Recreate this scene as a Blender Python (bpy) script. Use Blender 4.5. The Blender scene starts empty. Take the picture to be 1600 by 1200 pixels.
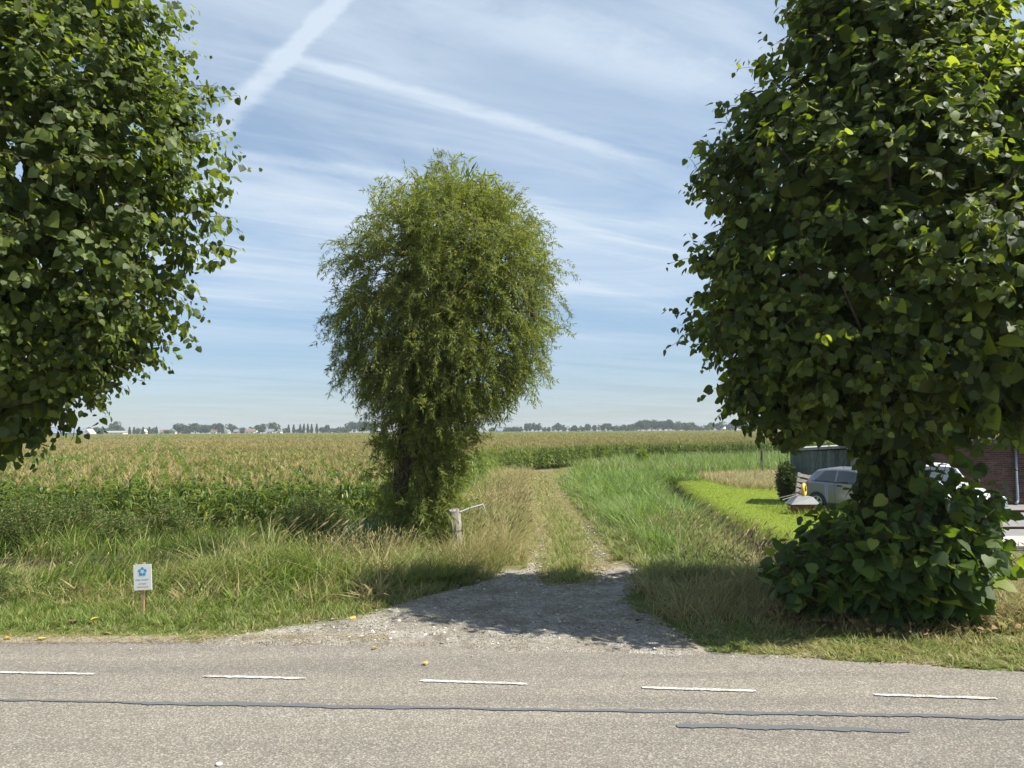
import bpy, math, random
import numpy as np
from mathutils import Vector, Matrix
random.seed(7); rng = np.random.default_rng(7)
S = bpy.context.scene; COL = S.collection
pi = math.pi

# ------------------------------------------------------------------ camera
F = 1209.0; EYE = 2.5
PITCH = math.atan((671.7 - 600) / F); ROLL = math.radians(0.36)
cf = np.array([0, math.cos(PITCH), math.sin(PITCH)]); cu = np.array([0, -math.sin(PITCH), math.cos(PITCH)]); cr = np.array([1.0, 0, 0])
CR = cr * math.cos(ROLL) - cu * math.sin(ROLL); CU = cu * math.cos(ROLL) + cr * math.sin(ROLL)
cam = bpy.data.cameras.new('camera'); cam.sensor_width = 36; cam.lens = 36 * F / 1600
cam.clip_start = 0.05; cam.clip_end = 20000
co = bpy.data.objects.new('camera', cam); COL.objects.link(co); S.camera = co
co.matrix_world = Matrix(((CR[0], CU[0], -cf[0], 0), (CR[1], CU[1], -cf[1], 0), (CR[2], CU[2], -cf[2], EYE), (0, 0, 0, 1)))
def ray(px, py): return cf + CR * (px - 800) / F + CU * (600 - py) / F
def pix(px, py, z=0.0):
    d = ray(px, py); t = (z - EYE) / d[2]; return d[0] * t, d[1] * t
def at(px, py, Y):
    d = ray(px, py); t = Y / d[1]; return d[0] * t, Y, d[2] * t + EYE
def proj(P):
    q = P - np.array([0, 0, EYE]); w = q @ cf
    return 800 + F * (q @ CR) / w, 600 - F * (q @ CU) / w, w

# ------------------------------------------------------------------ light
SUN = Vector((0.75, -0.17, 1.0)).normalized()
sl = bpy.data.lights.new('sun', 'SUN'); sl.energy = 5.0; sl.angle = math.radians(0.5); sl.color = (1.0, 0.95, 0.86)
so = bpy.data.objects.new('sun', sl); COL.objects.link(so); so.rotation_mode = 'QUATERNION'; so.rotation_quaternion = SUN.to_track_quat('Z', 'Y')
so.location = (30, -10, 40)
S.view_settings.view_transform = 'Standard'; S.view_settings.look = 'None'; S.view_settings.gamma = 1; S.view_settings.exposure = 0.95
S.view_settings.use_curve_mapping = False

class NT:
    def __init__(s, tree): s.t = tree; s.n = tree.nodes; s.l = tree.links
    def new(s, k, **kw):
        n = s.n.new(k)
        for a, v in kw.items(): setattr(n, a, v)
        return n
    def put(s, sock, v):
        if isinstance(v, bpy.types.NodeSocket): s.l.new(v, sock)
        elif v is not None: sock.default_value = v
    def m(s, op, a, b=None, c=None, clamp=False):
        n = s.new('ShaderNodeMath', operation=op, use_clamp=clamp)
        for i, v in enumerate((a, b, c)): s.put(n.inputs[i], v)
        return n.outputs[0]
    def sstep(s, v, lo, hi, a=0.0, b=1.0):
        n = s.new('ShaderNodeMapRange', interpolation_type='SMOOTHSTEP'); s.put(n.inputs[0], v)
        for i, q in enumerate((lo, hi, a, b)): s.put(n.inputs[1 + i], q)
        return n.outputs[0]
    def noise(s, vec, scale, detail=4, rough=0.5, dist=0.0, fac=True):
        n = s.new('ShaderNodeTexNoise'); s.put(n.inputs['Vector'], vec)
        n.inputs['Scale'].default_value = scale; n.inputs['Detail'].default_value = detail; n.inputs['Roughness'].default_value = rough; n.inputs['Distortion'].default_value = dist
        return n.outputs['Fac'] if fac else n.outputs['Color']
    def mix(s, f, a, b, blend='MIX'):
        n = s.new('ShaderNodeMix', data_type='RGBA', blend_type=blend); s.put(n.inputs[0], f)
        for i, v in ((6, a), (7, b)):
            if isinstance(v, tuple): v = (*v[:3], 1)
            s.put(n.inputs[i], v)
        return n.outputs[2]
    def xyz(s, x, y, z=0.0):
        n = s.new('ShaderNodeCombineXYZ')
        for i, v in enumerate((x, y, z)): s.put(n.inputs[i], v)
        return n.outputs[0]

W = bpy.data.worlds.new('World'); S.world = W; W.use_nodes = True
t = NT(W.node_tree); t.n.clear()
out = t.new('ShaderNodeOutputWorld'); bg = t.new('ShaderNodeBackground'); bg.inputs[1].default_value = 0.076
sky = t.new('ShaderNodeTexSky'); sky.sky_type = 'NISHITA'; sky.sun_disc = False
sky.sun_elevation = math.asin(SUN.z); sky.sun_rotation = math.atan2(SUN.x, SUN.y); sky.air_density = 1.0; sky.dust_density = 0.25; sky.ozone_density = 1.4
tc = t.new('ShaderNodeTexCoord'); sx = t.new('ShaderNodeSeparateXYZ'); t.l.new(tc.outputs['Generated'], sx.inputs[0])
dx, dy, dz = sx.outputs
dzc = t.m('ADD', t.m('MAXIMUM', dz, 0.0), 0.05)
Px = t.m('DIVIDE', dx, dzc); Py = t.m('DIVIDE', dy, dzc)
def mapP(px, py):
    d = ray(px, py); d = d / np.linalg.norm(d); k = max(d[2], 0) + 0.05
    return np.array([d[0] / k, d[1] / k])
ca, sa = math.cos(math.radians(30)), math.sin(math.radians(30))
al = t.m('ADD', t.m('MULTIPLY', Px, ca), t.m('MULTIPLY', Py, sa))
ac = t.m('SUBTRACT', t.m('MULTIPLY', Py, ca), t.m('MULTIPLY', Px, sa))
vA = t.xyz(t.m('MULTIPLY', al, 0.45), t.m('MULTIPLY', ac, 1.0), 3.7)
vB = t.xyz(t.m('MULTIPLY', al, 0.6), t.m('MULTIPLY', ac, 3.2), 9.1)
nA = t.noise(vA, 1.1, 6, 0.55, 0.7); nB = t.noise(vB, 1.3, 7, 0.6, 0.5)
nC = t.noise(t.xyz(Px, Py, 1.3), 9.0, 8, 0.65)
veil = t.m('ADD', t.sstep(nA, 0.34, 0.68, 0.24, 0.80), t.sstep(nB, 0.46, 0.78, 0.0, 0.34))
def contrail(p0, p1, w0, w1, k, soft=1.0):
    A = mapP(*p0); B = mapP(*p1); L = np.linalg.norm(B - A); D = (B - A) / L; N = np.array([-D[1], D[0]])
    dp0 = np.array(p1, float) - np.array(p0, float); dp0 /= np.linalg.norm(dp0); perp = np.array([-dp0[1], dp0[0]])
    W0 = abs((mapP(*(np.array(p0) + perp * w0)) - A) @ N); W1 = abs((mapP(*(np.array(p1) + perp * w1)) - B) @ N)
    qx = t.m('SUBTRACT', Px, float(A[0])); qy = t.m('SUBTRACT', Py, float(A[1]))
    s = t.m('ADD', t.m('MULTIPLY', qx, float(D[0])), t.m('MULTIPLY', qy, float(D[1])))
    d = t.m('ADD', t.m('MULTIPLY', qx, float(N[0])), t.m('MULTIPLY', qy, float(N[1])))
    u = t.m('DIVIDE', s, float(L))
    w = t.m('ADD', t.m('MULTIPLY', u, float(W1 - W0)), float(W0))
    d = t.m('ADD', d, t.m('MULTIPLY', t.m('SUBTRACT', nC, 0.5), t.m('MULTIPLY', w, 1.5)))
    r = t.m('DIVIDE', t.m('ABSOLUTE', d), w)
    core = t.sstep(r, 0.25, 1.15 * soft, 1.0, 0.0)
    end = t.m('MULTIPLY', t.sstep(u, -0.12, 0.12), t.sstep(u, 0.75, 1.1, 1.0, 0.0))
    return t.m('MULTIPLY', t.m('MULTIPLY', core, end), t.sstep(nC, 0.2, 0.6, 0.55 * k, k))
ctr = None
for args in [((600, -70), (300, 240), 15, 31, 0.46), ((440, 88), (1040, 262), 10, 9, 0.42, 1.4), ((580, -10), (1180, 150), 34, 30, 0.30, 1.7), ((370, 240), (660, 284), 7, 12, 0.30, 1.3)]:
    c = contrail(*args); ctr = c if ctr is None else t.m('ADD', ctr, c)
rmp = t.new('ShaderNodeValToRGB'); t.l.new(dz, rmp.inputs[0])
els = rmp.color_ramp.elements; els[0].position = 0.0; els[0].color = (0.45,) * 3 + (1,); els[1].position = 0.6; els[1].color = (0.75,) * 3 + (1,)
for p_, v_ in ((0.05, 0.45), (0.10, 0.45), (0.14, 0.62), (0.19, 1.25), (0.26, 1.22), (0.40, 0.85)):
    e = els.new(p_); e.color = (v_,) * 3 + (1,)
cov = t.m('ADD', t.m('MULTIPLY', veil, rmp.outputs[0]), ctr, clamp=True)
base = t.mix(1.0, sky.outputs[0], t.mix(t.sstep(dz, 0.0, 0.30), (0.54, 0.61, 0.76), (0.96, 1.02, 1.03)), 'MULTIPLY')
skyc = t.mix(cov, base, (4.65, 5.45, 6.35))
t.l.new(skyc, bg.inputs[0]); t.l.new(bg.outputs[0], out.inputs[0])

# ------------------------------------------------------------------ helpers
def link(o, parent=None):
    COL.objects.link(o)
    if parent is not None: o.parent = parent
    return o
def tag(o, label=None, cat=None, group=None, kind=None):
    if label: o['label'] = label
    if cat: o['category'] = cat
    if group: o['group'] = group
    if kind: o['kind'] = kind
    return o
def empty(name, loc, rz=0.0):
    o = bpy.data.objects.new(name, None); o.location = loc; o.rotation_euler = (0, 0, rz); o.empty_display_size = 0.2
    return link(o)
def mesh_np(name, V, polys, mats=(), smooth=False, midx=None, attrs=None):
    V = np.ascontiguousarray(V, dtype=np.float32); me = bpy.data.meshes.new(name)
    polys = [np.asarray(p, dtype=np.int32) for p in polys if len(p)]
    loops = np.concatenate([p.ravel() for p in polys]); tot = np.concatenate([np.full(len(p), p.shape[1], np.int32) for p in polys])
    start = np.concatenate([[0], np.cumsum(tot)[:-1]]).astype(np.int32)
    me.vertices.add(len(V)); me.vertices.foreach_set('co', V.ravel())
    me.loops.add(len(loops)); me.loops.foreach_set('vertex_index', loops)
    me.polygons.add(len(tot)); me.polygons.foreach_set('loop_start', start)
    try: me.polygons.foreach_set('loop_total', tot)
    except Exception: pass
    if midx is not None: me.polygons.foreach_set('material_index', np.asarray(midx, np.int32))
    me.polygons.foreach_set('use_smooth', np.full(len(tot), smooth, bool))
    me.update(calc_edges=True)
    for k, v in (attrs or {}).items():
        v = np.asarray(v, np.float32)
        if v.ndim == 1: me.attributes.new(k, 'FLOAT', 'POINT').data.foreach_set('value', v)
        else: me.attributes.new(k, 'FLOAT_COLOR', 'POINT').data.foreach_set('color', np.concatenate([v, np.ones((len(v), 1), np.float32)], 1).ravel())
    for m in mats: me.materials.append(m)
    return me
def mobj(name, me, parent=None): return link(bpy.data.objects.new(name, me), parent)
class Geo:
    """collects polygons with positions, becomes one mesh"""
    def __init__(s): s.V = []; s.n = 0; s.P = {}; s.A = {}
    def add(s, V, polys, **attr):
        V = np.asarray(V, float)
        for p in polys:
            p = np.asarray(p, np.int32); s.P.setdefault(p.shape[1], []).append(p + s.n)
        for k, v in attr.items(): s.A.setdefault(k, []).append(np.broadcast_to(np.asarray(v, float), (len(V),)))
        s.V.append(V); s.n += len(V); return s
    def mesh(s, name, mats=(), smooth=False):
        return mesh_np(name, np.concatenate(s.V), [np.concatenate(v) for v in s.P.values()], mats, smooth, attrs={k: np.concatenate(v) for k, v in s.A.items()})
    def obj(s, name, mat, parent=None, smooth=False):
        return mobj(name, s.mesh(name, [mat] if mat else [], smooth), parent)
    def box(s, c, size, M=None):
        x, y, z = np.array(size) / 2
        v = np.array([[-x, -y, -z], [x, -y, -z], [x, y, -z], [-x, y, -z], [-x, -y, z], [x, -y, z], [x, y, z], [-x, y, z]])
        if M is not None: v = v @ np.array(M).T
        return s.add(v + np.array(c), [np.array([[0, 3, 2, 1], [4, 5, 6, 7], [0, 1, 5, 4], [1, 2, 6, 5], [2, 3, 7, 6], [3, 0, 4, 7]])])
    def tube(s, pts, rad, n=6, cap=True):
        pts = np.asarray(pts, float); rad = np.broadcast_to(np.asarray(rad, float), (len(pts),))
        T = np.gradient(pts, axis=0); T /= np.linalg.norm(T, axis=1)[:, None] + 1e-9
        ref = np.array([0, 0, 1.0]) if abs(T[0, 2]) < 0.8 else np.array([1.0, 0, 0])
        Vs = []
        for p, tt, r in zip(pts, T, rad):
            a = np.cross(tt, ref); a /= np.linalg.norm(a) + 1e-9; b = np.cross(tt, a)
            th = np.arange(n) * 2 * pi / n
            Vs.append(p + r * (np.cos(th)[:, None] * a + np.sin(th)[:, None] * b))
        q = []
        for i in range(len(pts) - 1):
            for j in range(n):
                k = (j + 1) % n; q.append([i * n + j, i * n + k, (i + 1) * n + k, (i + 1) * n + j])
        s.add(np.concatenate(Vs), [np.array(q)])
        if cap: 
            m = len(pts) * n; base = s.n - m
            s.P.setdefault(n, []).append(np.array([np.arange(n)[::-1] + base, np.arange(n) + base + m - n], np.int32))
        return s
def rotz(a): return np.array([[math.cos(a), -math.sin(a), 0], [math.sin(a), math.cos(a), 0], [0, 0, 1.0]])
def rotx(a): return np.array([[1.0, 0, 0], [0, math.cos(a), -math.sin(a)], [0, math.sin(a), math.cos(a)]])
def roty(a): return np.array([[math.cos(a), 0, math.sin(a)], [0, 1.0, 0], [-math.sin(a), 0, math.cos(a)]])
def nrm(v): return v / (np.linalg.norm(v, axis=-1, keepdims=True) + 1e-9)
def inst(tv, M, T):
    return (np.einsum('nij,kj->nki', M, tv) + T[:, None, :]).reshape(-1, 3)
def rep(face, N, k): return (np.asarray(face)[None] + (np.arange(N) * k)[:, None, None]).reshape(-1, np.asarray(face).shape[1])
def hsh(ix, iy, seed):
    h = (ix.astype(np.int64) * 374761393 + iy.astype(np.int64) * 668265263 + seed * 1442695041) & 0xffffffff
    h = ((h ^ (h >> 13)) * 1274126177) & 0xffffffff; h = h ^ (h >> 16)
    return (h & 0xffff) / 65535.0
def vn(x, y, sc, seed=0, oct=2):
    tot = 0.0; amp = 0.0; a = 1.0
    x = np.asarray(x, float) / sc; y = np.asarray(y, float) / sc
    for o in range(oct):
        ix = np.floor(x); iy = np.floor(y); fx = x - ix; fy = y - iy; fx = fx * fx * (3 - 2 * fx); fy = fy * fy * (3 - 2 * fy)
        v = (hsh(ix, iy, seed) * (1 - fx) + hsh(ix + 1, iy, seed) * fx) * (1 - fy) + (hsh(ix, iy + 1, seed) * (1 - fx) + hsh(ix + 1, iy + 1, seed) * fx) * fy
        tot = tot + a * v; amp += a; a *= 0.5; x = x * 2.03 + 11; y = y * 2.03 + 5; seed += 17
    return tot / amp
def ss(v, a, b):
    q = np.clip((np.asarray(v, float) - a) / (b - a), 0, 1); return q * q * (3 - 2 * q)

# ------------------------------------------------------------------ materials
def newmat(name):
    m = bpy.data.materials.new(name); m.use_nodes = True; q = NT(m.node_tree); q.n.clear()
    q.o = q.new('ShaderNodeOutputMaterial'); return m, q
def pbsdf(q, col, rough=0.6, spec=0.5, metal=0.0, bump=None, bstr=0.3, bdist=0.02):
    b = q.new('ShaderNodeBsdfPrincipled')
    if isinstance(col, tuple): col = (*col[:3], 1)
    q.put(b.inputs['Base Color'], col); q.put(b.inputs['Roughness'], rough); q.put(b.inputs['Specular IOR Level'], spec); q.put(b.inputs['Metallic'], metal)
    if bump is not None:
        k = q.new('ShaderNodeBump'); k.inputs['Strength'].default_value = bstr; k.inputs['Distance'].default_value = bdist; q.l.new(bump, k.inputs['Height']); q.l.new(k.outputs[0], b.inputs['Normal'])
    return b
def simple(name, col, rough=0.6, spec=0.5, metal=0.0, var=0.15, sc=8.0, bstr=0.2):
    m, q = newmat(name); g = q.new('ShaderNodeTexCoord'); n = q.noise(g.outputs['Object'], sc, 6, 0.6)
    c = q.mix(n, tuple(v * (1 - var * 1.6) for v in col), tuple(min(1, v * (1 + var * 1.6)) for v in col))
    b = pbsdf(q, c, rough, spec, metal, n, bstr, 0.01); q.l.new(b.outputs[0], q.o.inputs[0]); return m
def leafmat(name, cols, trans, tfac=0.35, rough=0.45, spec=0.4, under=None, tone=None, cscale=0.6):
    """cols: ramp stops; random per leaf; optional attribute 'tone' blends to dry colours"""
    m, q = newmat(name); g = q.new('ShaderNodeNewGeometry'); oi = q.new('ShaderNodeObjectInfo')
    r = q.m('FRACT', q.m('ADD', g.outputs['Random Per Island'], oi.outputs['Random']))
    cr_ = q.new('ShaderNodeValToRGB'); q.l.new(r, cr_.inputs[0]); e = cr_.color_ramp.elements
    for i, (p_, c_) in enumerate(cols):
        el = e[i] if i < 2 else e.new(p_)
        el.position = p_; el.color = (*c_, 1)
    c = cr_.outputs[0]
    cl = q.noise(g.outputs['Position'], cscale, 3, 0.5)
    c = q.mix(1.0, c, q.mix(cl, (0.72, 0.75, 0.72), (1.3, 1.27, 1.2)), 'MULTIPLY')
    tcol = q.mix(1.0, c, trans, 'MULTIPLY')
    if tone:
        at_ = q.new('ShaderNodeAttribute'); at_.attribute_name = 'tone'
        dc = q.new('ShaderNodeValToRGB'); q.l.new(r, dc.inputs[0]); e2 = dc.color_ramp.elements
        e2[0].color = (*tone[0], 1); e2[1].color = (*tone[1], 1)
        c = q.mix(at_.outputs['Fac'], c, dc.outputs[0]); tcol = q.mix(at_.outputs['Fac'], tcol, dc.outputs[0])
    if under: c = q.mix(g.outputs['Backfacing'], c, q.mix(0.65, c, under))
    b = pbsdf(q, c, rough, spec); tr = q.new('ShaderNodeBsdfTranslucent'); q.l.new(tcol, tr.inputs[0])
    mx = q.new('ShaderNodeMixShader'); mx.inputs[0].default_value = tfac; q.l.new(b.outputs[0], mx.inputs[1]); q.l.new(tr.outputs[0], mx.inputs[2])
    q.l.new(mx.outputs[0], q.o.inputs[0]); return m
LIND = leafmat('linden_leaf', [(0, (0.026, 0.044, 0.011)), (0.5, (0.050, 0.076, 0.017)), (0.84, (0.094, 0.121, 0.026)), (1.0, (0.150, 0.196, 0.050))], (4.2, 4.0, 0.9), 0.34, 0.55, 0.28, (0.085, 0.11, 0.06), cscale=1.1)
SHOOT = leafmat('linden_shoot_leaf', [(0, (0.029, 0.053, 0.014)), (0.6, (0.047, 0.081, 0.020)), (0.92, (0.090, 0.132, 0.029)), (1.0, (0.190, 0.220, 0.039))], (4.4, 4.2, 0.8), 0.34, 0.55, 0.28, (0.085, 0.12, 0.07), cscale=1.1)
WILL = leafmat('willow_leaf', [(0, (0.106, 0.143, 0.030)), (0.5, (0.181, 0.222, 0.044)), (0.9, (0.261, 0.285, 0.068)), (1.0, (0.374, 0.319, 0.097))], (1.7, 1.7, 0.8), 0.42, 0.5, 0.3, (0.15, 0.19, 0.10))
DRY = ((0.30, 0.24, 0.10), (0.52, 0.44, 0.23))
GRASS = leafmat('grass_blade', [(0, (0.073, 0.122, 0.024)), (0.6, (0.134, 0.207, 0.042)), (1.0, (0.246, 0.305, 0.085))], (1.7, 1.7, 0.8), 0.40, 0.5, 0.25, None, DRY, 0.9)
REED = leafmat('reed_blade', [(0, (0.076, 0.134, 0.028)), (0.6, (0.130, 0.209, 0.050)), (1.0, (0.200, 0.279, 0.075))], (1.6, 1.7, 0.9), 0.40, 0.45, 0.3, None, DRY, 0.6)
SWORD = leafmat('sword_blade', [(0, (0.022, 0.05, 0.022)), (0.7, (0.04, 0.08, 0.036)), (1.0, (0.09, 0.13, 0.05))], (1.5, 1.6, 0.9), 0.25, 0.4, 0.35, None, DRY)
LAWN = leafmat('lawn_blade', [(0, (0.12, 0.19, 0.018)), (0.6, (0.18, 0.25, 0.026)), (1.0, (0.26, 0.30, 0.05))], (1.5, 1.5, 0.8), 0.33, 0.6, 0.2, None, DRY, 0.35)
HERB = leafmat('herb_leaf', [(0, (0.072, 0.119, 0.031)), (0.6, (0.120, 0.175, 0.050)), (0.9, (0.192, 0.200, 0.077)), (1.0, (0.264, 0.150, 0.088))], (1.6, 1.6, 0.9), 0.3, 0.6, 0.2)
CORN = leafmat('maize_leaf', [(0, (0.064, 0.106, 0.025)), (0.6, (0.110, 0.161, 0.042)), (1.0, (0.206, 0.230, 0.058))], (2.0, 2.0, 0.9), 0.32, 0.4, 0.4, None, None, 0.15)
TASS = leafmat('maize_tassel', [(0, (0.323, 0.255, 0.111)), (1.0, (0.527, 0.442, 0.230))], (1.1, 1.1, 0.9), 0.3, 0.8, 0.1)
FARL = leafmat('far_leaf', [(0, (0.030, 0.055, 0.016)), (1.0, (0.07, 0.10, 0.03))], (2.0, 2.0, 0.9), 0.2, 0.7, 0.1, cscale=0.15)
DEADL = leafmat('dead_leaf', [(0, (0.08, 0.05, 0.025)), (0.6, (0.17, 0.11, 0.055)), (1.0, (0.34, 0.25, 0.12))], (1.0, 0.9, 0.7), 0.15, 0.7, 0.2)
YELL = leafmat('yellow_leaf', [(0, (0.48, 0.30, 0.05)), (1.0, (0.62, 0.46, 0.09))], (1.0, 0.9, 0.6), 0.15, 0.6, 0.2)
BARK = simple('bark', (0.075, 0.06, 0.046), 0.9, 0.2, 0, 0.35, 14, 0.8)
TWIG = simple('twig', (0.11, 0.075, 0.04), 0.8, 0.2, 0, 0.2, 20, 0.2)
STALK = simple('green_stalk', (0.10, 0.12, 0.04), 0.7, 0.2, 0, 0.2, 6)

def asphalt():
    m, q = newmat('asphalt'); g = q.new('ShaderNodeTexCoord'); P = g.outputs['Object']
    v = q.new('ShaderNodeTexVoronoi'); v.inputs['Scale'].default_value = 75; q.l.new(P, v.inputs['Vector'])
    vc = q.new('ShaderNodeSeparateColor'); q.l.new(v.outputs['Color'], vc.inputs[0])
    stone = q.new('ShaderNodeValToRGB'); q.l.new(vc.outputs[0], stone.inputs[0]); e = stone.color_ramp.elements
    e[0].position = 0; e[0].color = (0.17, 0.158, 0.142, 1); e[1].position = 1; e[1].color = (0.40, 0.375, 0.34, 1)
    for p_, c_ in ((0.45, (0.215, 0.20, 0.183)), (0.8, (0.285, 0.265, 0.242))): x = e.new(p_); x.color = (*c_, 1)
    gap = q.sstep(v.outputs['Distance'], 0.3, 0.8, 1.0, 0.7)
    big = q.noise(P, 0.55, 5, 0.6); mid = q.noise(P, 4.0, 5, 0.65)
    c = q.mix(1.0, stone.outputs[0], q.mix(big, (0.86, 0.86, 0.87), (1.14, 1.12, 1.10)), 'MULTIPLY')
    c = q.mix(1.0, c, q.mix(mid, (0.85, 0.85, 0.85), (1.14, 1.14, 1.14)), 'MULTIPLY')
    c = q.mix(1.0, q.mix(1.0, c, gap, 'MULTIPLY'), (0.88, 0.875, 0.81), 'MULTIPLY')
    mp = q.new('ShaderNodeMapping'); mp.inputs['Rotation'].default_value[2] = 0.1; mp.inputs['Scale'].default_value = (0.06, 1.1, 1); q.l.new(P, mp.inputs[0])
    tr = q.noise(mp.outputs[0], 1.6, 3, 0.5); c = q.mix(1.0, c, q.mix(q.sstep(tr, .3, .7), (0.86, 0.86, 0.87), (1.08, 1.075, 1.07)), 'MULTIPLY')
    st = q.noise(P, 1.3, 6, 0.7, 0.6); c = q.mix(q.sstep(st, 0.64, 0.76, 0, 0.5), c, (0.09, 0.075, 0.06))
    b = pbsdf(q, c, 0.85, 0.3, 0, v.outputs['Distance'], 0.5, 0.004); q.l.new(b.outputs[0], q.o.inputs[0]); return m
ASPH = asphalt()
def painted(name, col, wear):
    m, q = newmat(name); g = q.new('ShaderNodeTexCoord'); P = g.outputs['Object']
    n = q.noise(P, 60, 5, 0.7); n2 = q.noise(P, 6, 4, 0.6)
    f = q.sstep(q.m('ADD', n, q.m('MULTIPLY', n2, 0.5)), wear, wear + 0.12, 1, 0)
    c = q.mix(f, (0.22, 0.20, 0.185), col)
    b = pbsdf(q, c, 0.7, 0.3, 0, n, 0.4, 0.004); q.l.new(b.outputs[0], q.o.inputs[0]); return m
PAINT = painted('road_paint', (0.50, 0.49, 0.455), 0.735)
TAR = painted('tar', (0.11, 0.114, 0.122), 0.86)
def groundmat():
    m, q = newmat('earth'); g = q.new('ShaderNodeTexCoord'); P = g.outputs['Object']
    a = q.new('ShaderNodeAttribute'); a.attribute_name = 'zone'; sp = q.new('ShaderNodeSeparateColor'); q.l.new(a.outputs['Color'], sp.inputs[0])
    n1 = q.noise(P, 0.8, 6, 0.65); n2 = q.noise(P, 7, 6, 0.7); n3 = q.noise(P, 40, 4, 0.7)
    green = q.mix(n2, (0.05, 0.075, 0.016), (0.13, 0.15, 0.04)); dry = q.mix(n2, (0.12, 0.10, 0.05), (0.30, 0.25, 0.14))
    dirt = q.mix(n3, (0.17, 0.145, 0.11), (0.38, 0.34, 0.28))
    lawn = q.mix(n2, (0.10, 0.15, 0.015), (0.20, 0.24, 0.03))
    c = q.mix(q.sstep(q.m('ADD', sp.outputs[0], q.m('MULTIPLY', q.m('SUBTRACT', n1, 0.5), 0.9)), 0.3, 0.7), green, dry)
    c = q.mix(sp.outputs[2], c, lawn)
    c = q.mix(q.sstep(q.m('ADD', sp.outputs[1], q.m('MULTIPLY', q.m('SUBTRACT', n2, 0.5), 0.8)), 0.35, 0.65), c, dirt)
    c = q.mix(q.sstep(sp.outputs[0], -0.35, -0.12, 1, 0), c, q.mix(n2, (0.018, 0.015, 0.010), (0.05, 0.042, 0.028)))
    b = pbsdf(q, c, 0.95, 0.1, 0, n3, 0.6, 0.03); q.l.new(b.outputs[0], q.o.inputs[0]); return m
EARTH = groundmat()
def gravelmat():
    m, q = newmat('gravel'); g = q.new('ShaderNodeTexCoord'); P = g.outputs['Object']
    v = q.new('ShaderNodeTexVoronoi'); v.inputs['Scale'].default_value = 55; v.inputs['Randomness'].default_value = 1; q.l.new(q.mix(0.1, P, q.noise(P, 20, 3, 0.5, 0, False)), v.inputs['Vector'])
    vc = q.new('ShaderNodeSeparateColor'); q.l.new(v.outputs['Color'], vc.inputs[0])
    c = q.mix(vc.outputs[0], (0.29, 0.267, 0.23), (0.52, 0.49, 0.44)); n = q.noise(P, 1.6, 6, 0.65); n2 = q.noise(P, 9, 6, 0.7)
    c = q.mix(1.0, c, q.mix(q.sstep(n, .3, .7), (0.70, 0.66, 0.60), (1.18, 1.18, 1.16)), 'MULTIPLY'); c = q.mix(q.sstep(n2, 0.46, 0.70, 0, 0.7), c, (0.20, 0.165, 0.12)); c = q.mix(q.sstep(q.noise(P, 2.6, 7, 0.75), 0.52, 0.68, 0, 0.65), c, (0.17, 0.145, 0.105))
    c = q.mix(1.0, c, q.sstep(v.outputs['Distance'], 0.3, 0.8, 1, 0.6), 'MULTIPLY')
    b = pbsdf(q, c, 0.95, 0.15, 0, q.m('SUBTRACT', q.m('MULTIPLY', n2, 2.0), v.outputs['Distance']), 0.8, 0.025); q.l.new(b.outputs[0], q.o.inputs[0]); return m
GRAV = gravelmat()
m_, q_ = newmat('ditch_water'); g_ = q_.new('ShaderNodeTexCoord')
b_ = pbsdf(q_, (0.018, 0.018, 0.012), 0.12, 0.5, 0, q_.noise(g_.outputs['Object'], 5, 3), 0.08, 0.02); q_.l.new(b_.outputs[0], q_.o.inputs[0]); WATER = m_
GREYWOOD = simple('weathered_wood', (0.29, 0.27, 0.235), 0.9, 0.1, 0, 0.35, 9, 0.7)
STAKE = simple('stake_wood', (0.42, 0.27, 0.16), 0.8, 0.2, 0, 0.2, 12, 0.3)
WHITEP = simple('white_board', (0.80, 0.80, 0.79), 0.4, 0.5, 0, 0.03, 5, 0.02)
BLUEP = simple('blue_print', (0.055, 0.36, 0.70), 0.45, 0.4, 0, 0.05, 9, 0.0)
TEALP = simple('pale_teal_print', (0.34, 0.50, 0.53), 0.5, 0.4, 0, 0.03, 9, 0.0)
REDP = simple('pale_red_print', (0.72, 0.26, 0.27), 0.5, 0.4, 0, 0.03, 9, 0.0)
BRICKM = leafmat('brick', [(0, (0.065, 0.042, 0.037)), (0.5, (0.095, 0.060, 0.052)), (1.0, (0.135, 0.085, 0.072))], (0, 0, 0), 0.0, 0.9, 0.1)
MORTAR = simple('mortar', (0.26, 0.235, 0.205), 0.95, 0.1, 0, 0.15, 14)
SHEDM = leafmat('shed_board', [(0, (0.11, 0.135, 0.125)), (1.0, (0.19, 0.22, 0.205))], (0, 0, 0), 0.0, 0.75, 0.2, cscale=6)
LIGHTTRIM = simple('pale_trim', (0.30, 0.30, 0.285), 0.8, 0.2, 0, 0.15, 5)
SILVER = simple('silver_paint', (0.21, 0.22, 0.235), 0.30, 0.6, 0.5, 0.03, 3, 0.0)
WHITECAR = simple('white_paint', (0.58, 0.59, 0.60), 0.25, 0.6, 0.0, 0.03, 3, 0.0)
GLASSD = simple('car_glass', (0.035, 0.045, 0.05), 0.06, 0.9, 0.0, 0.03, 3, 0.0)
BLACKP = simple('black_plastic', (0.02, 0.02, 0.021), 0.5, 0.4, 0, 0.1, 9, 0.1)
ALLOY = simple('alloy', (0.50, 0.51, 0.52), 0.35, 0.5, 0.8, 0.05, 9, 0.0)
LAMP = simple('lamp_lens', (0.62, 0.64, 0.66), 0.12, 0.8, 0.3, 0.04, 9, 0.0)
REDLENS = simple('red_lens', (0.45, 0.03, 0.025), 0.2, 0.6, 0, 0.05, 9, 0.0)
ZINC = simple('zinc', (0.33, 0.36, 0.40), 0.45, 0.5, 0.6, 0.1, 7, 0.05)
YTYRE = simple('yellow_plastic', (0.62, 0.42, 0.07), 0.5, 0.4, 0, 0.1, 9, 0.05)
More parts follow.
